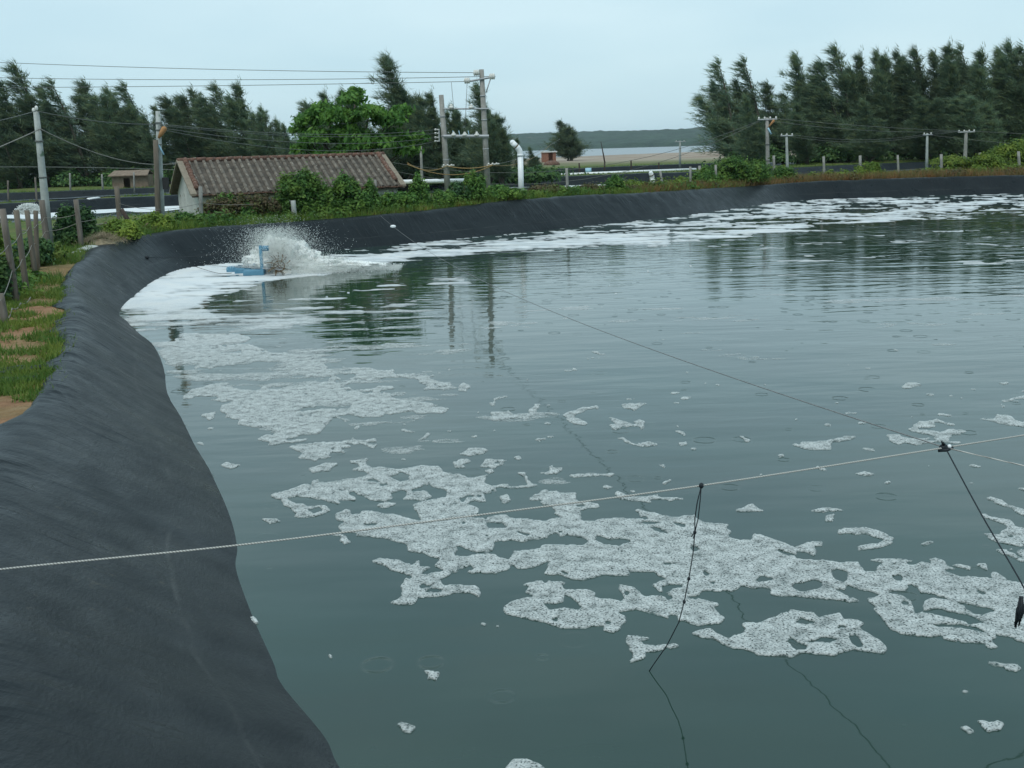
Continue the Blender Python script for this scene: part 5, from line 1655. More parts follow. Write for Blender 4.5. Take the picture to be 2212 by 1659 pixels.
# red ridge tiles and verge tiles
for k in range(24):
    rr = random.Random(k)
    x = h_L * (k + 0.5) / 24
    rt = MB()
    rt.tube([(x - h_L / 48 - 0.02, h_W / 2, z_r + 0.035 + rr.uniform(-.01, .015)), (x + h_L / 48 + 0.02, h_W / 2, z_r + 0.05 + rr.uniform(-.01, .015))], 0.10, 8)
    rt.build('ridge_tile', MAT['tile_red'], roof)
for xe in (0.30, h_L - 0.30):
    for k in range(13):
        rr = random.Random(k * 3)
        t0, t1 = k / 13, (k + 1.15) / 13
        rt = MB()
        def pt(t_):
            return (xe + rr.uniform(-.03, .03), h_W / 2 * (1 - t_), z_r - (z_r - z_e) * t_ + 0.10)
        if t1 > 0.86: continue
        rt.tube([pt(t0), pt(t1)], [0.10, 0.12], 7)
        rt.build('verge_tile', MAT['tile_red'], roof)
for xe in (0.07, h_L - 0.07):
    vg = MB()
    for s_ in (0, 1):
        y0, y1 = (0.0, h_W / 2 + 0.01) if s_ == 0 else (h_W, h_W / 2 - 0.01)
        vg.add([(xe - .13, y0, z_e + .004), (xe + .13, y0, z_e + .004), (xe + .13, y0, z_e + .09), (xe - .13, y0, z_e + .09), (xe - .13, y1, z_r + .004), (xe + .13, y1, z_r + .004), (xe + .13, y1, z_r + .09), (xe - .13, y1, z_r + .09)],
               [(0, 1, 2, 3), (4, 7, 6, 5), (3, 2, 6, 7), (0, 3, 7, 4), (1, 5, 6, 2), (0, 4, 5, 1)])
    vg.build('verge', MAT['mortar'], roof, False)
ft = MB()
for k in range(44):
    rr = random.Random(k)
    x = 0.25 + (h_L - 0.5) * k / 43
    ft.box((x, -0.035 + rr.uniform(-.02, .02), z_e + 0.02 + rr.uniform(-.015, .015)), (0.19, 0.10, 0.05))
ft.build('eave_tile', MAT['tile_red'], roof, False)

# ---- small mud hut under the left grove
hp = atY(282, 404, 107.5)
hz = gz1(hp[0], hp[1])
hut = empty('mud_hut', (hp[0], hp[1], hz), 'small brown mud-brick hut with flat roof under the left grove', 'hut', rz=0.06)
wl = MB()
for (x, y, z, sx_, sy_, sz_) in ((-1.15, 0, .62, 1.1, .18, 1.24), (.90, 0, .62, 1.75, .18, 1.24), (-.32, 0, 1.10, .70, .18, .28), (-1.62, 1.0, .62, .18, 1.8, 1.24), (1.69, 1.0, .62, .18, 1.8, 1.24), (0, 2.0, .62, 3.5, .18, 1.24)):
    wl.box((x, y, z), (sx_, sy_, sz_))
wl.build('wall', MAT['mud_wall'], hut, False)
rb = MB()
rb.add([(-1.95, -.5, 1.15), (1.9, -.5, 1.15), (1.75, 1.0, 1.62), (-1.7, 1.0, 1.62), (-1.95, -.5, 1.24), (1.9, -.5, 1.24), (1.75, 1.0, 1.71), (-1.7, 1.0, 1.71), (1.85, 2.3, 1.2), (-1.9, 2.3, 1.2), (1.85, 2.3, 1.29), (-1.9, 2.3, 1.29)],
       [(4, 5, 6, 7), (0, 3, 2, 1), (0, 1, 5, 4), (7, 6, 10, 11), (3, 9, 8, 2), (8, 9, 11, 10), (0, 4, 7, 11, 9, 3), (1, 2, 8, 10, 6, 5)])
rb.build('roof', MAT['mud_wall'], hut, False)

# ---- red brick hut by the sea
hp = atY(1186, 350, 205)
hz = gz1(hp[0], hp[1])
sc_ = 205 / FD
top_h = (350 - 330) * sc_ + (hp[2] - hz)
bh = empty('brick_hut', (hp[0], hp[1], hz), 'tiny red brick hut with pale flat roof on the shore', 'hut')
wl = MB()
wl.box((-.75, 0, top_h / 2), (1.3, 1.6, top_h))
wl.box((1.0, 0, top_h / 2), (0.6, 1.6, top_h))
wl.box((.3, .5, top_h / 2), (0.8, .6, top_h))
wl.build('wall', MAT['brick'], bh, False)
rb = MB()
rb.box((0, 0, top_h + .09), (3.1, 2.0, .18))
rb.build('roof', MAT['sack'], bh, False)
mo = MB()
p = atY(1192, 360, 170)
mo.ball((0, 0, 0), 1.0, 10, 6, (1.3, 1.0, .6))
o = mo.build('brick_heap', MAT['tile_red'], None, True, (p[0], p[1], gz1(p[0], p[1]) + .1))
tag(o, 'orange-red heap in front of the tiny brick hut', 'heap')


# ---- poles
def pole_pts(bx, by, tx, ty, Y, z0=None):
    T = atY(tx, ty, Y)
    B = atY(bx, by, Y)
    z = gz1(B[0], Y)
    # carry the lean down to the ground
    k = (z - B[2]) / max(0.1, (T[2] - B[2]))
    G = B + (T - B) * k
    G[2] = z
    return G, T


def simple_pole(name, label, bx, by, tx, ty, Y, r0, r1, mat, cat='pole', group=None, n=9):
    G, T = pole_pts(bx, by, tx, ty, Y)
    o = empty(name, tuple(G), label, cat, group)
    t_ = T - G
    s = MB()
    s.tube([(-t_[0] * .05, -t_[1] * .05, -.35), tuple(t_ * .35), tuple(t_ * .7), tuple(t_)], [r0, r0 * .9 + r1 * .1, r0 * .4 + r1 * .6, r1], n)
    s.build('shaft', MAT[mat], o)
    return o, t_, G


UP = 'utility poles'
poleA, tA, GA = simple_pole('utility_pole', 'leaning grey concrete pole at the left with wires from its top', 108, 535, 78, 240, 33.5, .125, .085, 'concrete_pale', 'utility pole', UP)
ins = MB()
for (dx, dz) in ((-.07, .03), (.02, .09)):
    ins.ball((tA[0] + dx, tA[1], tA[2] + dz), .055, 8, 6, (1, 1, 1.3))
ins.build('insulator', MAT['porcelain'], poleA)
bd = MB()
for f in (.52, .78): bd.tube([tuple(tA * f), tuple(tA * (f + .012))], .125, 9)
bd.build('band', MAT['wire'], poleA)
o, tq, Gq = simple_pole('support_post', 'thick wooden stub bound to the foot of the leftmost utility pole', 103, 532, 90, 432, 33.1, .10, .085, 'old_wood', 'post')
poleB, tB, GB = simple_pole('utility_pole', 'pale mossy concrete pole carrying the orange lamp left of the house', 349, 478, 341, 240, 40.0, .125, .085, 'concrete_pale', 'utility pole', UP)
bd = MB()
for f in (.84, .90, .72): bd.tube([tuple(tB * f), tuple(tB * (f + .01))], .115, 9)
bd.build('band', MAT['wire'], poleB)
# orange lamp shade on a bracket, and a pale blue tube hanging off the band
lampc = atY(351, 284, 39.85) - GB
lp = MB()
ax = Vector((.55, 0, .75)).normalized()
c0 = Vector(lampc)
lp.tube([tuple(c0 - ax * .28), tuple(c0 - ax * .08), tuple(c0 + ax * .14), tuple(c0 + ax * .2)], [.04, .085, .10, .05], 10)
lp.build('lamp_shade', MAT['orange'], poleB)
bk = MB()
bk.tube([tuple(tB * .80), tuple(c0 - ax * .22)], .02, 6)
bk.build('lamp_bracket', MAT['dark'], poleB)
tbp = [atY(337, 308, 39.85) - GB, atY(344, 316, 39.8) - GB, atY(354, 334, 39.8) - GB]
tu = MB()
tu.tube([tuple(q) for q in tbp], .03, 7)
tu.build('hanging_tube', MAT['pale_blue'], poleB)
mt = MB()
p0 = atY(358, 396, 39.8) - GB
mt.box(tuple(p0), (.2, .16, .42))
mt.build('meter_box', MAT['dark'], poleB, False)
simple_pole('wooden_prop', 'brown wooden prop standing against the left side of the lamp pole', 342, 478, 336, 302, 39.7, .10, .09, 'brown_wood', 'post')

# paired concrete poles with cross bars and insulators
YH = 56.0
hf_l, tL = pole_pts(966, 390, 953, 205, YH)
hf_r, tR = pole_pts(1053, 390, 1040, 150, YH)
hfr = empty('power_pole_frame', tuple((hf_l + hf_r) / 2), 'pair of tall concrete power poles joined by cross bars with white insulators', 'power pole')
org = (hf_l + hf_r) / 2
for (G, T, lab) in ((hf_l, tL, 'shorter pole of the pair'), (hf_r, tR, 'taller pole of the pair')):
    s = MB()
    q0, q1 = G - org, T - org
    s.tube([tuple(q0 - np.array([0, 0, .4])), tuple(q0 + (q1 - q0) * .5), tuple(q1)], [.17, .15, .125], 10)
    o = s.build('pole', MAT['concrete'], hfr)
    o['label'] = lab
    bd = MB()
    for f in (.40, .62, .80): bd.tube([tuple(q0 + (q1 - q0) * f), tuple(q0 + (q1 - q0) * (f + .008))], .165, 10)
    bd.build('band', MAT['steel'], o)


def hp_(dx, dy, Y=None): return tuple(atY(dx, dy, YH - .16 if Y is None else Y) - org)


for (y_, hh_) in ((294.5, .085), (235, .04)):
    cb = MB()
    cb.tube([hp_(958, y_), hp_(1056, y_)], hh_, 4)
    cbo = cb.build('cross_bar', MAT['steel'], hfr, False)
    for xi in ((980, 1004, 1030) if y_ > 250 else (975, 1018)):
        it = MB()
        q = hp_(xi, y_ - 3)
        it.ball((q[0], q[1], q[2]), .11, 8, 6, (1.3, 1.3, .8))
        it.ball((q[0], q[1], q[2] + .10), .07, 8, 6)
        it.build('insulator', MAT['porcelain'], cbo)
for xi in (978, 991, 1011):
    rd = MB()
    rd.tube([hp_(xi, 282), hp_(xi + 4, 300)], .018, 5)
    rd.build('fuse_rod', MAT['pale_blue'], hfr)
# top arm with two large disc insulators and one beside the pole head
ta = MB()
ta.tube([hp_(1012, 176), hp_(1066, 166)], .05, 4)
tao = ta.build('top_arm', MAT['steel'], hfr, False)
br_ = MB()
br_.tube([hp_(1059, 172), hp_(1050, 200)], .03, 5)
br_.build('arm_brace', MAT['steel'], hfr)
for (dx, dy) in ((1009, 174), (1063, 165), (1029, 157)):
    it = MB()
    q = np.array(hp_(dx, dy))
    for s_ in (-.09, 0, .09):
        it.ball((q[0] + s_, q[1], q[2]), .16, 10, 6, (.42, 1.0, 1.0))
    it.tube([(q[0] - .17, q[1], q[2]), (q[0] + .17, q[1], q[2])], .04, 6)
    it.build('disc_insulator', MAT['porcelain'], hfr)
bk = MB()
bk.tube([hp_(948, 279), hp_(949, 306)], .035, 4)
bko = bk.build('bracket', MAT['steel'], hfr, False)
for y_ in (280, 288, 297, 305):
    it = MB()
    q = hp_(944, y_)
    it.tube([(q[0] - .10, q[1], q[2]), (q[0] + .12, q[1], q[2])], .035, 6)
    it.ball((q[0] - .08, q[1], q[2]), .06, 8, 6)
    it.build('insulator', MAT['porcelain'], bko)
for (dx, dy) in ((967, 359), (1064, 356)):
    it = MB()
    q = hp_(dx, dy)
    it.tube([(q[0] - .3, q[1], q[2] - .02), (q[0] + .35, q[1], q[2] + .04)], .04, 5)
    for s_ in (-.2, .0, .2): it.ball((q[0] + s_, q[1] - .05, q[2] + .05), .06, 7, 5)
    it.build('cable_rack', MAT['porcelain'], hfr)

# poles of the right bank and far ones
def t_pole(label, bx, by, tx, ty, Y, r0, arm, nins, lampy=False, mat='concrete'):
    o, t_, G = simple_pole('utility_pole', label, bx, by, tx, ty, Y, r0, r0 * .75, mat, 'utility pole', UP)
    a = MB()
    a.tube([(t_[0] - arm, t_[1] - .1, t_[2] - .12), (t_[0] + arm, t_[1] - .1, t_[2] - .12)], .045, 4)
    ao = a.build('cross_arm', MAT['steel'], o, False)
    for k in range(nins):
        x = t_[0] - arm + 2 * arm * (k + .2) / (nins - .6)
        it = MB()
        it.ball((x, t_[1] - .1, t_[2] - .02), .06, 7, 5, (1, 1, 1.4))
        it.build('insulator', MAT['porcelain'], ao)
    return o, t_, G


poleC, tC, GC = t_pole('nearest pole of the right bank, with cross arm and small lamp', 1659, 386, 1657, 254, 70.5, .135, .62, 4)
q = atY(1667, 266, 70.3) - GC
lp = MB()
lp.tube([tuple(q + np.array([-.25, 0, -.3])), tuple(q + np.array([0, 0, 0])), tuple(q + np.array([.15, 0, .18]))], [.02, .07, .09], 8)
lp.build('lamp_shade', MAT['orange'], poleC)
tu = MB()
tu.tube([tuple(atY(1659, 276, 70.3) - GC), tuple(atY(1666, 290, 70.3) - GC)], .05, 6)
tu.build('hanging_tube', MAT['pale_blue'], poleC)
bd = MB()
for f in (.33, .58): bd.tube([tuple(tC * f), tuple(tC * (f + .01))], .15, 9)
bd.build('band', MAT['dark'], poleC)
poleD, tD, GD = t_pole('slim pole with short cross arm just right of the nearest right-bank pole', 1701, 368, 1699, 290, 86, .12, .5, 3, mat='concrete_pale')
poleE, tE, GE = t_pole('slim pale pole in the middle of the right bank', 2002, 352, 2003, 288, 92, .12, .4, 2, mat='concrete_pale')
poleF, tF, GF_ = t_pole('thick pole with cross arm near the right picture edge', 2084, 362, 2087, 282, 84, .15, .65, 4)
poleG, tG, GG = t_pole('far thin pole before the sea, left of the right grove', 1469, 352, 1469, 304, 140, .15, .7, 2, mat='concrete_pale')
poleH, tH, GH = simple_pole('utility_pole', 'short thin pole behind the tiled house, left of the paired poles', 911, 372, 909, 316, 72, .10, .08, 'concrete', 'utility pole', UP)
simple_pole('bare_stake', 'bent bare stake leaning before the sea', 1305, 342, 1298, 306, 175, .12, .05, 'dark_wood', 'stake')

# ---- wires
def wire(label, A, B, sag, rad=.012, mat='wire', name='power_wire', n=20, group='overhead wires'):
    s = MB()
    s.tube(sag_path(A, B, sag, n), rad, 5)
    return tag(s.build(name, MAT[mat]), label, 'wire', group)


T_ = lambda dx, dy, Y: atY(dx, dy, Y)
wire('topmost wire across the sky to the taller paired pole', T_(-600, 101, 70), T_(1029, 157, YH - .1), .35, .015)
wire('middle wire across the sky to the taller paired pole', T_(-600, 146, 70), T_(1060, 165, YH - .1), .40, .015)
wire('lowest wire across the sky to the taller paired pole', T_(-600, 188, 70), T_(1009, 176, YH - .1), .15, .015)
wire('jumper wire dropping from the top arm to the lower cross bar', T_(1009, 180, YH - .2), T_(1004, 290, YH - .2), 0, .012, n=4)
wire('jumper wire dropping from the lowest sky wire to the upper cross bar', T_(975, 178, YH - .15), T_(980, 234, YH - .2), 0, .012, n=4)
wire('highest of the wires between lamp pole and paired poles', T_(345, 268, 39.9), T_(944, 280, YH - .2), .30)
wire('second of the wires between lamp pole and paired poles', T_(345, 271, 39.9), T_(944, 288, YH - .2), .28)
wire('third of the wires between lamp pole and paired poles', T_(346, 276, 39.9), T_(944, 297, YH - .2), .42)
wire('lowest of the wires between lamp pole and paired poles', T_(346, 279, 39.9), T_(944, 305, YH - .2), .62)
wire('wire from the leftmost pole top to the lamp pole', T_(80, 240, 33.4), T_(341, 268, 39.9), .12)
wire('wire from the leftmost pole top to the left picture edge', T_(78, 240, 33.4), T_(-500, 322, 24), .2)
wire('pale cable from the leftmost pole down to the house gable', T_(86, 278, 33.4), T_(386, 352, 46.9), .42, .018, 'barbed')
wire('pale cable from the leftmost pole down to the left picture edge', T_(84, 280, 33.4), T_(-400, 462, 24), .10, .016, 'barbed')
wire('slack wire running low behind the left fence to the house', T_(-500, 386, 66), T_(378, 367, 46), -.35, .016)
wire('yellow cable sagging from the house roof to the shorter paired pole', T_(880, 352, 51), T_(967, 357, YH - .2), .30, .022, 'yellow_wire')
wire('second yellow cable sagging below the first beside the house', T_(880, 355, 51), T_(1064, 357, YH - .3), .48, .020, 'yellow_wire')
wire('yellow cable between the two cable racks of the paired poles', T_(967, 359, YH - .25), T_(1064, 356, YH - .25), .14, .022, 'yellow_wire')
wire('upper slanting wire from the cable rack up to the tall white pipe', T_(1066, 356, YH - .3), T_(1210, 300, 82), .25, .012)
wire('lower slanting wire from the cable rack to the right', T_(1066, 358, YH - .3), T_(1190, 312, 82), .45, .012, 'yellow_wire')
wire('long wire low behind the paired poles to the right', T_(700, 318, 66), T_(1637, 262, 70.4), 2.3, .014)
wire('second long wire low behind the paired poles to the right', T_(700, 326, 66), T_(1641, 262, 70.4), 2.9, .014)
wire('wire from the nearest right-bank pole to the thick right pole', T_(1672, 256, 70.4), T_(2078, 283, 83.8), .10, .014)
wire('second wire from the nearest right-bank pole to the thick right pole', T_(1640, 258, 70.4), T_(2098, 283, 83.8), .35, .014)
wire('wire from the thick right pole out of the picture', T_(2098, 283, 83.8), T_(2900, 296, 84), .3, .014)
wire('second wire from the thick right pole out of the picture', T_(2010, 292, 92), T_(2900, 330, 84), .6, .014)
wire('upper sagging wire between the two slim right poles', T_(1712, 291, 86), T_(1998, 290, 92), .42, .014)
wire('lower sagging wire between the two slim right poles', T_(1686, 291, 86), T_(2008, 291, 92), .58, .014)
wire('wire from the slim middle pole up to the thick right pole', T_(2008, 290, 92), T_(2074, 283, 84), .05, .014)

# ---- white pipes
def stand_pipe(label, bx, by, elbow_y, tip, Y, rad):
    B, E = atY(bx, by, Y), atY(bx - 2, elbow_y, Y)
    z = gz1(B[0], Y)
    o = empty('stand_pipe', (B[0], Y, z), label, 'pipe', 'white stand pipes')
    L = lambda p: tuple(np.array(p) - np.array([B[0], Y, z]))
    s = MB()
    s.tube([(0, 0, -.2), L(E)], rad, 16)
    s.build('riser', MAT['pvc'], o)
    c = MB()
    e = np.array(L(E))
    c.tube([tuple(e + np.array([0, 0, -.06])), tuple(e + np.array([0, 0, .05]))], rad * 1.14, 16)
    c.build('collar', MAT['pvc'], o)
    el = MB()
    tp = np.array(L(atY(tip[0], tip[1], Y - .1)))
    md = e + np.array([0, 0, (tp[2] - e[2]) * .38])
    path = []
    for k in range(9):
        t_ = k / 8
        path.append(tuple(e * (1 - t_) ** 2 + 2 * md * t_ * (1 - t_) + (md + (tp - md) * .45) * t_ * t_))
    el.tube(path, rad * 1.06, 16)
    el.build('elbow', MAT['pvc'], o)
    sp_ = MB()
    sp_.tube([tuple(md + (tp - md) * .40), tuple(tp)], rad * .99, 16)
    sp_.ball(tuple(tp), rad * .985, 14, 8)
    sp_.build('spout', MAT['pvc'], o)
    jn = MB()
    j0 = md + (tp - md) * .52
    dv = (tp - md) / np.linalg.norm(tp - md)
    jn.tube([tuple(j0 - dv * .02), tuple(j0 + dv * .03)], rad * 1.10, 16)
    jn.build('joint_ring', MAT['rust'], o)
    return o


stand_pipe('tall white plastic pipe with bent top standing on the far bank', 1126, 420, 335, (1107, 308), 52.5, .135)
stand_pipe('short white plastic pipe with bent top among weeds on the far bank', 1411, 404, 388, (1406, 374), 66.0, .135)


def lying_pipe(label, pts, rad):
    P = [np.array(p) for p in pts]
    s = MB()
    s.tube([tuple(p) for p in P], rad, 10)
    return tag(s.build('drain_pipe', MAT['pvc']), label, 'pipe', 'white pipes lying on the berms')


lying_pipe('long white pipe lying on the berm behind the short white pipe', [T_(1205, 378, 105.2), T_(1350, 372, 106.5), T_(1503, 366, 109.5)], .15)
lying_pipe('white pipe lying behind the right end of the tiled house', [T_(868, 393, 68), T_(1003, 390, 70)], .14)
lying_pipe('short white pipe lying below the mud hut', [T_(338, 409, 105), T_(378, 408, 105)], .14)
lying_pipe('short white pipe end on the green berm behind the left fence', [T_(190, 431, 81.5), T_(222, 427, 83.5)], .12)
dr = MB()
p = T_(1271, 376, 107)
dr.tube([(0, 0, 0), (0, 0, .55)], .3, 12)
o = dr.build('blue_drum', MAT['pale_blue'], None, True, (p[0], p[1], gz1(p[0], p[1])))
tag(o, 'pale blue drum on the berm behind the far bank', 'drum')
lb = MB()
lb.tube([T_(2028, 359, 78), T_(2070, 366, 77)], .05, 7)
tag(lb.build('blue_pipe', MAT['pale_blue']), 'thin pale blue pipe lying behind the right bank', 'pipe')

# ---- fence posts
PG = 'fence posts'
POSTS = [
    (15, 714, 0, 634, 18.2, .066, 'old_wood', 'short nearest fence post at the left picture edge'),
    (35, 648, 5, 451, 21.2, .070, 'old_wood', 'tall fence post, first of the row at the left edge'),
    (55, 611, 35, 454, 23.2, .066, 'brown_wood', 'tall fence post, second of the row at the left edge'),
    (74, 576, 58, 454, 26.2, .066, 'brown_wood', 'tall fence post, third of the row at the left edge'),
    (80, 563, 77, 455, 27.6, .062, 'brown_wood', 'tall fence post, fourth of the row at the left edge'),
    (176, 530, 164, 431, 33.0, .082, 'old_wood', 'lone fence post standing in the dark leafy bush'),
    (261, 503, 252, 403, 36.8, .090, 'brown_wood', 'fence post beside the leaning broken post'),
    (290, 497, 262, 452, 36.4, .085, 'dark_wood', 'dark broken post leaning towards the pond'),
    (435, 478, 433, 403, 41.2, .080, 'concrete', 'grey post before the corner of the tiled house'),
    (636, 460, 633, 433, 43.6, .11, 'concrete_pale', 'pale stub post in the largest vine mound'),
    (812, 456, 811, 388, 45.8, .05, 'concrete', 'thin post wrapped in vines before the house wall'),
    (1226, 420, 1224, 363, 53.5, .075, 'concrete', 'grey fence post right of the tall white pipe'),
    (1431, 401, 1426, 369, 61, .07, 'concrete', 'tilted grey fence post just right of the short white pipe'),
    (1492, 404, 1491, 360, 63, .075, 'concrete', 'left one of two close fence posts on the far bank'),
    (1512, 402, 1511, 358, 63.6, .085, 'concrete', 'right one of two close fence posts on the far bank'),
    (1546, 390, 1546, 356, 64.5, .08, 'concrete', 'fence post left of the broad green thicket'),
    (1604, 385, 1603, 356, 66.5, .08, 'concrete', 'fence post left of the nearest right-bank pole'),
    (1673, 383, 1671, 336, 71.2, .09, 'concrete', 'fence post just right of the nearest right-bank pole'),
    (1780, 368, 1779, 338, 72.5, .09, 'concrete', 'fence post between nearest pole and yellow-green bush'),
    (1858, 370, 1858, 336, 73.2, .10, 'concrete', 'fence post at the yellow-green bush of the right bank'),
    (1940, 356, 1939, 335, 76, .08, 'concrete', 'short fence post left of the slim middle pole'),
    (2034, 374, 2033, 333, 73.2, .10, 'concrete', 'thick fence post right of the slim middle pole'),
    (2120, 370, 2116, 330, 73.4, .10, 'concrete', 'tilted fence post right of the thick right pole'),
    (2202, 364, 2200, 327, 73.5, .10, 'concrete', 'fence post at the right picture edge'),
    (1252, 374, 1251, 352, 108, .08, 'dark_wood', 'thin dark stake at the left of the berm behind the far bank'),
    (1306, 374, 1306, 351, 108, .08, 'dark_wood', 'thin dark stake second along the berm behind the far bank'),
    (1364, 371, 1363, 347, 108, .08, 'dark_wood', 'thin dark stake third along the berm behind the far bank'),
    (1423, 368, 1423, 351, 109, .08, 'dark_wood', 'thin dark stake fourth along the berm behind the far bank'),
    (18, 425, 17, 390, 80, .07, 'old_wood', 'thin stake at the far left behind the foaming pond'),
    (79, 430, 76, 383, 79, .07, 'old_wood', 'thin stake beside the far splash'),
    (152, 412, 151, 374, 104, .09, 'concrete', 'thin stake right of the leftmost utility pole, by the far pond'),
    (222, 410, 220, 376, 104, .09, 'concrete', 'thin stake left of the small mud hut'),
    (290, 405, 289, 372, 103, .08, 'concrete', 'thin stake right before the small mud hut'),
]
for (bx, by, tx, ty, Y, rd_, mt_, lab) in POSTS:
    simple_pole('fence_post', lab, bx, by, tx, ty, Y, rd_, rd_ * .92, mt_, 'post', PG, 7)


def fence_wire(label, pts, rad=.008):
    s = MB()
    path = []
    for a, b in zip(pts[:-1], pts[1:]):
        path += sag_path(a, b, .06, 8)[:-1]
    path.append(tuple(pts[-1]))
    s.tube(path, rad, 4)
    return tag(s.build('barbed_wire', MAT['barbed']), label, 'wire', 'fence wires')


fence_wire('lower slack wire between the left fence posts', [T_(0, 650, 17.9), T_(26, 585, 21.1), T_(48, 560, 23.1), T_(68, 530, 26.1), T_(98, 500, 33.0), T_(170, 480, 33.0), T_(258, 455, 36.6)])
fence_wire('upper slack wire between the left fence posts', [T_(-20, 555, 19), T_(18, 530, 21.1), T_(43, 505, 23.1), T_(63, 490, 26.1), T_(80, 485, 27.5), T_(96, 470, 33.0), T_(168, 462, 33.0)])
fence_wire('thin fence wire before the white gable', [T_(258, 440, 36.6), T_(345, 452, 39.5), T_(434, 438, 41.1), T_(560, 440, 43)])
fence_wire('yellowish wire low behind the lone fence post', [T_(40, 497, 36), T_(110, 490, 37), T_(255, 478, 37), T_(300, 472, 38)], .012)
fence_wire('pale wire trailing over the near left grass', [T_(12, 690, 18.3), T_(26, 666, 19.4), T_(44, 655, 20.2), T_(66, 642, 20.8)], .012)

# ---- straw heap and stones at the bend
r = np.random.default_rng(21)
p = T_(222, 520, 33.6)
hpz = gz1(p[0], p[1])
hp_o = empty('straw_heap', (p[0], p[1], hpz), 'pale straw and rubble heap on the bank at the left bend', 'heap')
hm = MB()
hm.ball((0, 0, 0), .4, 14, 8, (1.2, .9, .6))
hmo = hm.build('mound', MAT['straw'], hp_o)
for v in hmo.data.vertices:
    v.co *= 1 + 0.28 * (float(vnoise(np.array([v.co.x * 5]), np.array([v.co.z * 5 + v.co.y * 3]), 4)[0]) - .5)
Q = np.c_[r.normal(size=(900, 2)) * np.array([.36, .25]), np.abs(r.normal(size=900)) * .02 + .10]
Q[:, 2] += .22 * np.exp(-(Q[:, 0] / .45) ** 2)
link('straw', tri_mesh('straw', blades(Q, rand_dirs(900, r) + np.array([0, 0, .25]), r.uniform(.1, .28, 900), r.uniform(.008, .016, 900), r)), MAT['straw'], hp_o)
for k, (dx, dy, Y, s) in enumerate(((196, 530, 32.6, .22), (180, 534, 32.2, .16), (166, 538, 31.6, .12))):
    p = T_(dx, dy, Y)
    st = MB()
    st.ball((0, 0, 0), s, 8, 6, (1.4, 1.0, .45))
    o = st.build('slab_stone', MAT['concrete_pale'], None, True, (p[0], p[1], gz1(p[0], p[1]) + .02))
    tag(o, ['largest pale stone beside the straw heap', 'middle pale stone on the orange path by the straw heap', 'smallest pale stone on the orange path by the straw heap'][k], 'stone')
for k, (dx, dy, lab) in enumerate(((22, 775, 'scrap of black liner lying on the grass at the left edge, upper one'), (6, 800, 'scrap of black liner lying on the grass at the left edge, lower one'))):
    p = atz(dx, dy, 1.1)
    sc = MB()
    z_ = gz1(p[0], p[1]) + .015
    nq = 5
    Vv = [((i / nq - .5) * .75, (j / nq - .5) * .38, .03 * math.sin(i * 1.7 + k) * math.cos(j * 2.1) + .02) for i in range(nq + 1) for j in range(nq + 1)]
    sc.add(Vv, [(i * 6 + j, (i + 1) * 6 + j, (i + 1) * 6 + j + 1, i * 6 + j + 1) for i in range(nq) for j in range(nq)])
    o = sc.build('liner_scrap', MAT['liner'], None, True, (p[0], p[1], z_))
    o.rotation_euler = (0, 0, .3)
    tag(o, lab, 'plastic scrap')

# ---- ropes over the pond
ropeL = T_(-500, 1288, 5.0)
Aq = T_(1515, 1049, 6.81)
KN = T_(2042, 967, 7.3)


def rope(label, pts, rad, mat, name='rope', n=10, group=None):
    s = MB()
    P = np.array(pts, float)
    # smooth curve through the points
    path = []
    for i in range(len(P) - 1):
        p0, p1, p2, p3 = P[max(i - 1, 0)], P[i], P[i + 1], P[min(i + 2, len(P) - 1)]
        for q in range(n):
            t_ = q / n
            path.append(tuple(0.5 * ((2 * p1) + (-p0 + p2) * t_ + (2 * p0 - 5 * p1 + 4 * p2 - p3) * t_ * t_ + (-p0 + 3 * p1 - 3 * p2 + p3) * t_ ** 3)))
    path.append(tuple(P[-1]))
    s.tube(path, rad, 7)
    return tag(s.build(name, MAT[mat]), label, 'rope', group)


rope('white twisted rope stretched across the near pond, main span', [ropeL, T_(0, 1230, 5.8), T_(512, 1178, 6.08), T_(1000, 1117, 6.36), Aq, KN, T_(2212, 940, 7.75), T_(2420, 905, 8.2), T_(3400, 700, 12.0)], .0060, 'rope', n=14)
zs_ = gz1(ropeL[0], ropeL[1])
s = MB()
s.tube([(0, 0, -.3), (.01, 0, max(.3, ropeL[2] - zs_ + .12))], [.04, .035], 8)
tag(s.build('rope_stake', MAT['old_wood'], None, True, (ropeL[0], ropeL[1], zs_)), 'short wooden stake holding the left end of the main rope', 'stake')
far_a = T_(818, 462, 44.6)
far_a[2] = gz1(far_a[0], far_a[1]) + .08
sp = sag_path(tuple(KN), tuple(far_a), .55, 40)
rope('thin rope running from the knot to the far bank', sp, .0048, 'grey_rope', n=2)
rope('thin rope continuing from the knot out at the right', [tuple(KN), tuple(T_(2212, 1006, 7.0)), tuple(T_(2500, 1068, 6.6)), tuple(T_(3300, 1240, 5.6))], .0045, 'rope')
rope4 = T_(2212, 1270, 6.0)
rope('dark wet rope slanting down from the knot at the right edge', [tuple(KN), tuple((KN + rope4) / 2 + np.array([0, 0, -.015])), tuple(rope4), tuple(T_(2214, 1300, 5.95))], .005, 'string')
kn = empty('rope_knot', tuple(KN), 'dark and white knot where the ropes cross', 'knot')
k1 = MB()
k1.ball((-.012, 0, 0), .032, 9, 7, (1.0, .8, .9))
k1.tube([(-.02, -.01, .02), (-.035, -.02, .05), (-.015, -.02, .03)], .008, 6)
k1.tube([(-.05, 0, -.02), (0, -.03, -.01), (.05, 0, .0)], .012, 6)
k1.build('dark_wrap', MAT['string'], kn)
k2 = MB()
k2.ball((.024, -.012, .012), .015, 9, 7)
k2.build('white_float', MAT['pvc'], kn)
tas = MB()
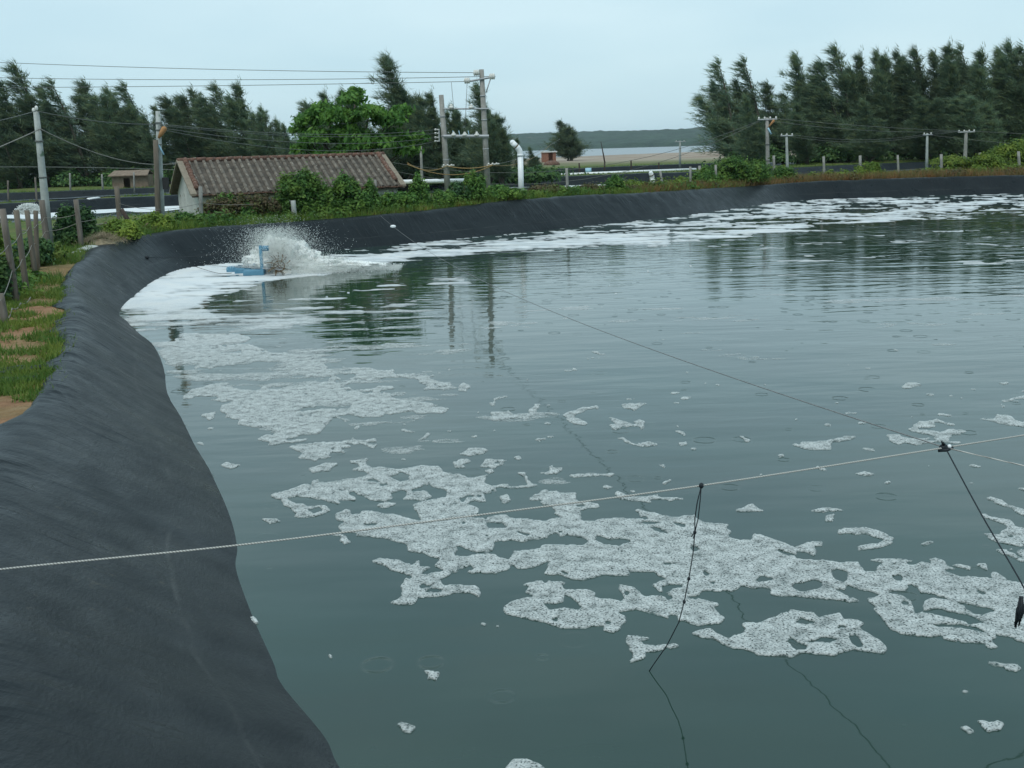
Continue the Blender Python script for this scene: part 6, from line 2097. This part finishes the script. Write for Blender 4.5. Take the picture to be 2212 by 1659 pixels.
for k in range(14):
    rr = random.Random(k)
    tas.tube([(rr.uniform(-.01, .01), rr.uniform(-.01, .01), .02), (rr.uniform(-.022, .022), rr.uniform(-.02, .02), -.07), (rr.uniform(-.03, .012), rr.uniform(-.02, .02), -.13 - rr.uniform(0, .05))], [.006, .008, .003], 5)
o = tas.build('rope_tassel', MAT['string'], None, True, tuple(T_(2207, 1296, 5.95)))
tag(o, 'frayed black bundle hanging from the dark rope at the right edge', 'rope end')
# black knotted string hanging from the main rope into the water
w_end = atz(1397, 1458, -.03)
sp_pts = []
for (dx, dy, f) in ((1515, 1049, 0), (1512, 1085, .06), (1508, 1120, .12), (1501, 1150, .18), (1497, 1195, .28), (1488, 1250, .40), (1478, 1300, .52), (1466, 1345, .66), (1440, 1395, .80), (1412, 1435, .93)):
    Yq = 6.79 * (1 - f) + w_end[1] * f
    sp_pts.append(tuple(T_(dx, dy, Yq)))
sp_pts.append(tuple(w_end))
st_e = empty('knotted_string', tuple(Aq), 'black knotted string hanging from the main rope into the water', 'string')
Lc = lambda p: tuple(np.array(p) - Aq)
s = MB()
s.tube([Lc(p) for p in sp_pts], .0038, 6)
s.build('strand', MAT['string'], st_e)
s = MB()
s.tube([Lc(sp_pts[0]), tuple(np.array(Lc(sp_pts[1])) + np.array([-.018, 0, 0])), tuple(np.array(Lc(sp_pts[2])) + np.array([-.022, 0, 0])), Lc(sp_pts[3])], .004, 6)
s.build('doubled_strand', MAT['string'], st_e)
for k, i in enumerate((0, 3, 5, 6)):
    s = MB()
    q = np.array(Lc(sp_pts[i]))
    s.ball(tuple(q), .012 if k else .017, 8, 6, (1, 1, 1.2))
    if k == 1:
        s.tube([tuple(q), tuple(q + np.array([-.025, 0, -.03]))], .004, 5)
        s.tube([tuple(q), tuple(q + np.array([-.012, 0, -.045]))], .003, 5)
    s.build('knot', MAT['string'], st_e)
# float knot on the far rope
fk = np.array(sp[34])
s = MB()
s.ball((0, 0, 0), .07, 8, 6, (1.6, 1, .8))
o = s.build('rope_float', MAT['pvc'], None, True, tuple(fk))
tag(o, 'small white float knot on the thin rope near the far bank', 'float')
# tether lines of the aerator
tk = T_(318, 556, 35.0)
tz = atz(318, 556, .55)
rope('dark tether line from the bank bend to the aerator post', [tuple(atz(150, 532, 1.12)), tuple(tz), tuple(T_(470, 551, 35.0)), tuple(T_(690, 541, 34.6))], .010, 'string')
s = MB()
s.ball((0, 0, 0), .07, 8, 6, (1, 1, .8))
o = s.build('tether_knot', MAT['string'], None, True, tuple(tz))
tag(o, 'dark knot on the aerator tether lying on the liner', 'knot')
rope('grey mooring line from the liner to the aerator floats', [tuple(atz(425, 577, .10)), tuple(atz(470, 590, .06)), tuple(atz(500, 590, .12))], .010, 'grey_rope')
rope('thin mooring line from the liner to the aerator wheels', [tuple(atz(440, 571, .18)), tuple(atz(500, 577, .10)), tuple(atz(556, 578, .2))], .008, 'grey_rope')

# ---- paddle wheel aerator
AO = atz(570, 597)
aer = empty('paddle_aerator', (AO[0], AO[1], 0), 'blue floating paddle wheel aerator throwing spray at the far left bank', 'aerator', rz=0.0)
LA = lambda p: np.array(p) - np.array([AO[0], AO[1], 0])
for k, (dx, dy, L_) in enumerate(((550, 594, .60), (532, 590, .62), (512, 587, .56))):
    c = LA(atz(dx, dy))
    f = MB()
    bmx = [(-.5, -.5), (.5, -.5), (.5, .5), (-.5, .5)]
    prof_ = [(0.86, -.10), (1.0, -.04), (1.0, .13), (.93, .17)]
    V, Fq = [], []
    for (sc2, z_) in prof_:
        for (a, b_) in bmx: V.append((c[0] + a * L_ * 1.05 * sc2, c[1] + b_ * .34 * sc2, z_))
    for i in range(3):
        for j in range(4): Fq.append((i * 4 + j, i * 4 + (j + 1) % 4, (i + 1) * 4 + (j + 1) % 4, (i + 1) * 4 + j))
    Fq += [(3, 2, 1, 0), (12, 13, 14, 15)]
    f.add(V, Fq)
    f.build('float', MAT['blue'], aer, False)
pc = LA(np.array([atY(567, 590, AO[1] + .35)[0], AO[1] + .35, 0]))
col = MB()
top = T_(567, 530, AO[1] + .35)[2]
col.box((pc[0], pc[1], top * .5), (.085, .09, top))
col.build('motor_post', MAT['blue'], aer, False)
mb = MB()
mb.tube([(pc[0] + .04, pc[1] + .05, top - .10), (pc[0] + .24, pc[1] + .05, top - .10)], .085, 10)
mb.build('motor', MAT['blue'], aer)
fr = MB()
hub = LA(T_(603, 575, AO[1] - .05))
hub[2] = max(.22, hub[2])
axd = np.array([-.30, .95, 0.0])
axd /= np.linalg.norm(axd)
for off in (-.22, .22):
    fr.tube([tuple(LA(atz(512, 588)) + np.array([0, off, .2])), tuple(hub + np.array([.1, off, -.08]))], .018, 6)
fr.build('frame', MAT['steel'], aer)
ax = MB()
ax.tube([tuple(hub - axd * .15), tuple(hub + axd * 2.1)], .02, 7)
ax.build('axle', MAT['steel'], aer)
e1 = np.array([axd[1], -axd[0], 0])
e2 = np.array([0, 0, 1.0])
for k in range(4):
    c = hub + axd * (.02 + .62 * k)
    wh = empty('paddle_wheel', (0, 0, 0))
    wm = MB()
    ph0 = .25 + k * .2
    ringp = [tuple(c + .165 * (e1 * math.cos(2 * math.pi * q / 20) + e2 * math.sin(2 * math.pi * q / 20))) for q in range(21)]
    wm.tube(ringp, .016, 6, False)
    wm.tube([tuple(c - axd * .05), tuple(c + axd * .05)], .04, 9)
    for q in range(8):
        a = ph0 + 2 * math.pi * q / 8
        d_ = e1 * math.cos(a) + e2 * math.sin(a)
        wm.tube([tuple(c + d_ * .03), tuple(c + d_ * .20)], .012, 5)
    bpy.data.objects.remove(wh)
    wo = wm.build('paddle_wheel', MAT['rust'], aer)
    for q in range(8):
        a = ph0 + 2 * math.pi * q / 8
        d_ = e1 * math.cos(a) + e2 * math.sin(a)
        tg = -e1 * math.sin(a) + e2 * math.cos(a)
        pm = MB()
        w_ = axd * .085
        p0, p1, p2 = c + d_ * .18, c + d_ * .29 + tg * .02, c + d_ * .37 + tg * .06
        th_ = tg * .012
        pm.add([tuple(v) for v in (p0 - w_, p0 + w_, p1 - w_, p1 + w_, p2 - w_, p2 + w_, p0 - w_ + th_, p0 + w_ + th_, p1 - w_ + th_, p1 + w_ + th_, p2 - w_ + th_, p2 + w_ + th_)],
               [(0, 1, 3, 2), (2, 3, 5, 4), (6, 8, 9, 7), (8, 10, 11, 9), (0, 2, 8, 6), (2, 4, 10, 8), (1, 7, 9, 3), (3, 9, 11, 5), (0, 6, 7, 1), (4, 5, 11, 10)])
        pm.build('paddle', MAT['rust'], wo, False)

# spray: many small drops on their way up and down
m, t, b = new_mat('white spray')
b.inputs['Base Color'].default_value = (0.95, 0.96, 0.94, 1)
b.inputs['Roughness'].default_value = 0.4
tr = N(t, 'ShaderNodeBsdfTranslucent')
tr.inputs[0].default_value = (0.95, 0.97, 0.94, 1)
mx = N(t, 'ShaderNodeMixShader')
mx.inputs[0].default_value = 0.55
t.links.new(b.outputs[0], mx.inputs[1])
t.links.new(tr.outputs[0], mx.inputs[2])
t.links.new(mx.outputs[0], t.nodes['Material Output'].inputs[0])
MAT['spray'] = m
m, t, b = new_mat('torn water sheet')
n_ = N(t, 'ShaderNodeTexNoise', Scale=5.0, Detail=6, Roughness=0.7)
tq_ = N(t, 'ShaderNodeTexCoord')
t.links.new(tq_.outputs['Object'], n_.inputs['Vector'])
t.links.new(ramp(t, n_.outputs['Fac'], [(0.3, (0.82, 0.85, 0.79)), (0.6, (0.96, 0.97, 0.95))]), b.inputs['Base Color'])
b.inputs['Roughness'].default_value = 0.6
bump(t, b, n_.outputs['Fac'], 1.0, 0.08)
h_ = N(t, 'ShaderNodeTexNoise', Scale=22.0, Detail=3, Roughness=0.7)
t.links.new(tq_.outputs['Object'], h_.inputs['Vector'])
t.links.new(ramp(t, h_.outputs['Fac'], [(0.37, 0.0), (0.46, 1.0)]), b.inputs['Alpha'])
MAT['sheet'] = m
MAT['aerated'] = rough_mat('aerated water', (0.70, 0.73, 0.68), (0.90, 0.92, 0.90), 5.0, 0.6, 1.0, 0.10, 0.3, 6, coord='Object')


def drops(P, S, r):
    """little tetrahedra"""
    n = len(P)
    base = np.array([(1, 1, 1), (1, -1, -1), (-1, 1, -1), (-1, -1, 1)], float) / math.sqrt(3)
    q = r.normal(size=(n, 4))
    q /= np.linalg.norm(q, axis=1)[:, None]
    w_, x, y, z = q.T
    Rm = np.stack([np.stack([1 - 2 * (y * y + z * z), 2 * (x * y - z * w_), 2 * (x * z + y * w_)], 1), np.stack([2 * (x * y + z * w_), 1 - 2 * (x * x + z * z), 2 * (y * z - x * w_)], 1), np.stack([2 * (x * z - y * w_), 2 * (y * z + x * w_), 1 - 2 * (x * x + y * y)], 1)], 1)
    V = np.einsum('nij,kj->nki', Rm, base) * S[:, None, None] + P[:, None, :]
    Fq = (np.arange(n)[:, None, None] * 4 + np.array([(0, 1, 2), (0, 3, 1), (0, 2, 3), (1, 3, 2)])[None]).reshape(-1, 3)
    return V.reshape(-1, 3), Fq


r = np.random.default_rng(31)
HUBW = hub + np.array([AO[0], AO[1], 0])


def spray(n, vz0, vz1, vx0, vx1, tpow, s0, s1, x_off=0.0):
    k = r.uniform(.55, 2.2, n)
    vz = r.uniform(vz0, vz1, n)
    vx = r.normal((vx0 + vx1) / 2, (vx1 - vx0) / 4, n)
    T = 2 * vz / 9.8
    t_ = T * r.random(n) ** tpow
    P = HUBW[None] + axd[None] * k[:, None]
    P = P + np.c_[vx * t_ + x_off + r.normal(size=n) * .05, r.normal(size=n) * .12 + .1 * t_, vz * t_ - 4.9 * t_ * t_ - .1]
    P = P[P[:, 2] > .01]
    return P, r.uniform(s0, s1, len(P))


sets = [spray(26000, 2.9, 4.9, -1.8, 2.3, .8, .006, .014), spray(4500, 2.2, 4.2, -1.2, 2.6, .9, .009, .018), spray(3500, 4.2, 5.6, -2.2, 2.4, .9, .004, .010), spray(2500, 1.0, 2.8, .2, 3.6, 1.0, .008, .018)]
nf = 1500
fr_ = HUBW + np.c_[r.normal(-.25, .45, nf), r.uniform(-.35, .1, nf), np.abs(r.normal(.25, .28, nf))]
sets.append((fr_, r.uniform(.006, .014, nf)))
P = np.concatenate([s_[0] for s_ in sets])
S = np.concatenate([s_[1] for s_ in sets])
# thrown sheet of water inside the drops
cs = MB()
cs.ball((0, 0, 0), 1.0, 140, 80, (1, 1, 1))
Vc = np.array(cs.v)
up_ = np.clip(Vc[:, 2], 0, 1)
sx_ = np.where(Vc[:, 0] > 0, 1.1 + 1.9 * (1 - up_) ** 3, 1.0)
dsp = 1 + .95 * (fbm(Vc[:, 0] * 4.0 + Vc[:, 1] * 1.3 + 5, Vc[:, 2] * 4.0 + Vc[:, 1], 401, 4, .75) - .5)
Vc = np.c_[Vc[:, 0] * 1.12 * sx_ * dsp, Vc[:, 1] * .62 * dsp, Vc[:, 2] * .88 * dsp * np.where(Vc[:, 0] > 0, 1 - .30 * np.clip(Vc[:, 0], 0, 1) ** 2, 1)]
Vc = Vc + HUBW + axd * 1.35 + np.array([.18, 0, -.18])
o = link('water_sheet', np_mesh('water_sheet', Vc, [f for f in cs.f]), MAT['sheet'])
tag(o, 'white sheet of thrown water inside the aerator spray', 'spray', kind='stuff')
# low churned crest running off to the right
n = 7000
u_ = r.random(n)
cx = HUBW[0] + .2 + 3.4 * u_
P2_ = np.c_[cx, HUBW[1] + .35 + 1.05 * u_ + r.normal(size=n) * .4, np.abs(r.normal(size=n)) * (.24 * (1 - u_) + .02)]
P = np.vstack([P, P2_])
S = np.concatenate([S, r.uniform(.010, .022, n)])
V, Fq = drops(P, S, r)
o = link('water_spray', np_mesh('water_spray', V, Fq, False), MAT['spray'])
tag(o, 'dome of white spray thrown up by the paddle wheel aerator', 'spray', kind='stuff')
# far splash in the next pond
p = T_(70, 436, 77.5)
n = 7000
u_ = r.random(n)
P = np.c_[p[0] - 1.0 + 1.35 * u_ + r.normal(size=n) * .12, p[1] + r.normal(size=n) * .3, .12 + np.abs(r.random(n) * (.10 + .62 * np.sin(np.clip(u_ * .8 + .1, 0, 1) * math.pi)))]
V, Fq = drops(P, r.uniform(.03, .06, n), r)
o = link('water_spray', np_mesh('water_spray', V, Fq, False), MAT['spray'])
tag(o, 'small far splash in the pond behind the left fence', 'spray', kind='stuff')

# ================================================================== HAZE over sea and hills
HAZE = 0.00008
if HAZE > 0:
    hzb = MB()
    hzb.box((0, 1500, 40), (8000, 9000, 86))
    m = bpy.data.materials.new('coastal haze')
    m.use_nodes = True
    t = m.node_tree
    t.nodes.clear()
    out = t.nodes.new('ShaderNodeOutputMaterial')
    pv = t.nodes.new('ShaderNodeVolumePrincipled')
    pv.inputs['Color'].default_value = (0.78, 0.92, 1.0, 1)
    pv.inputs['Density'].default_value = HAZE
    t.links.new(pv.outputs[0], out.inputs['Volume'])
    tag(hzb.build('haze', m, smooth=False), kind='stuff')
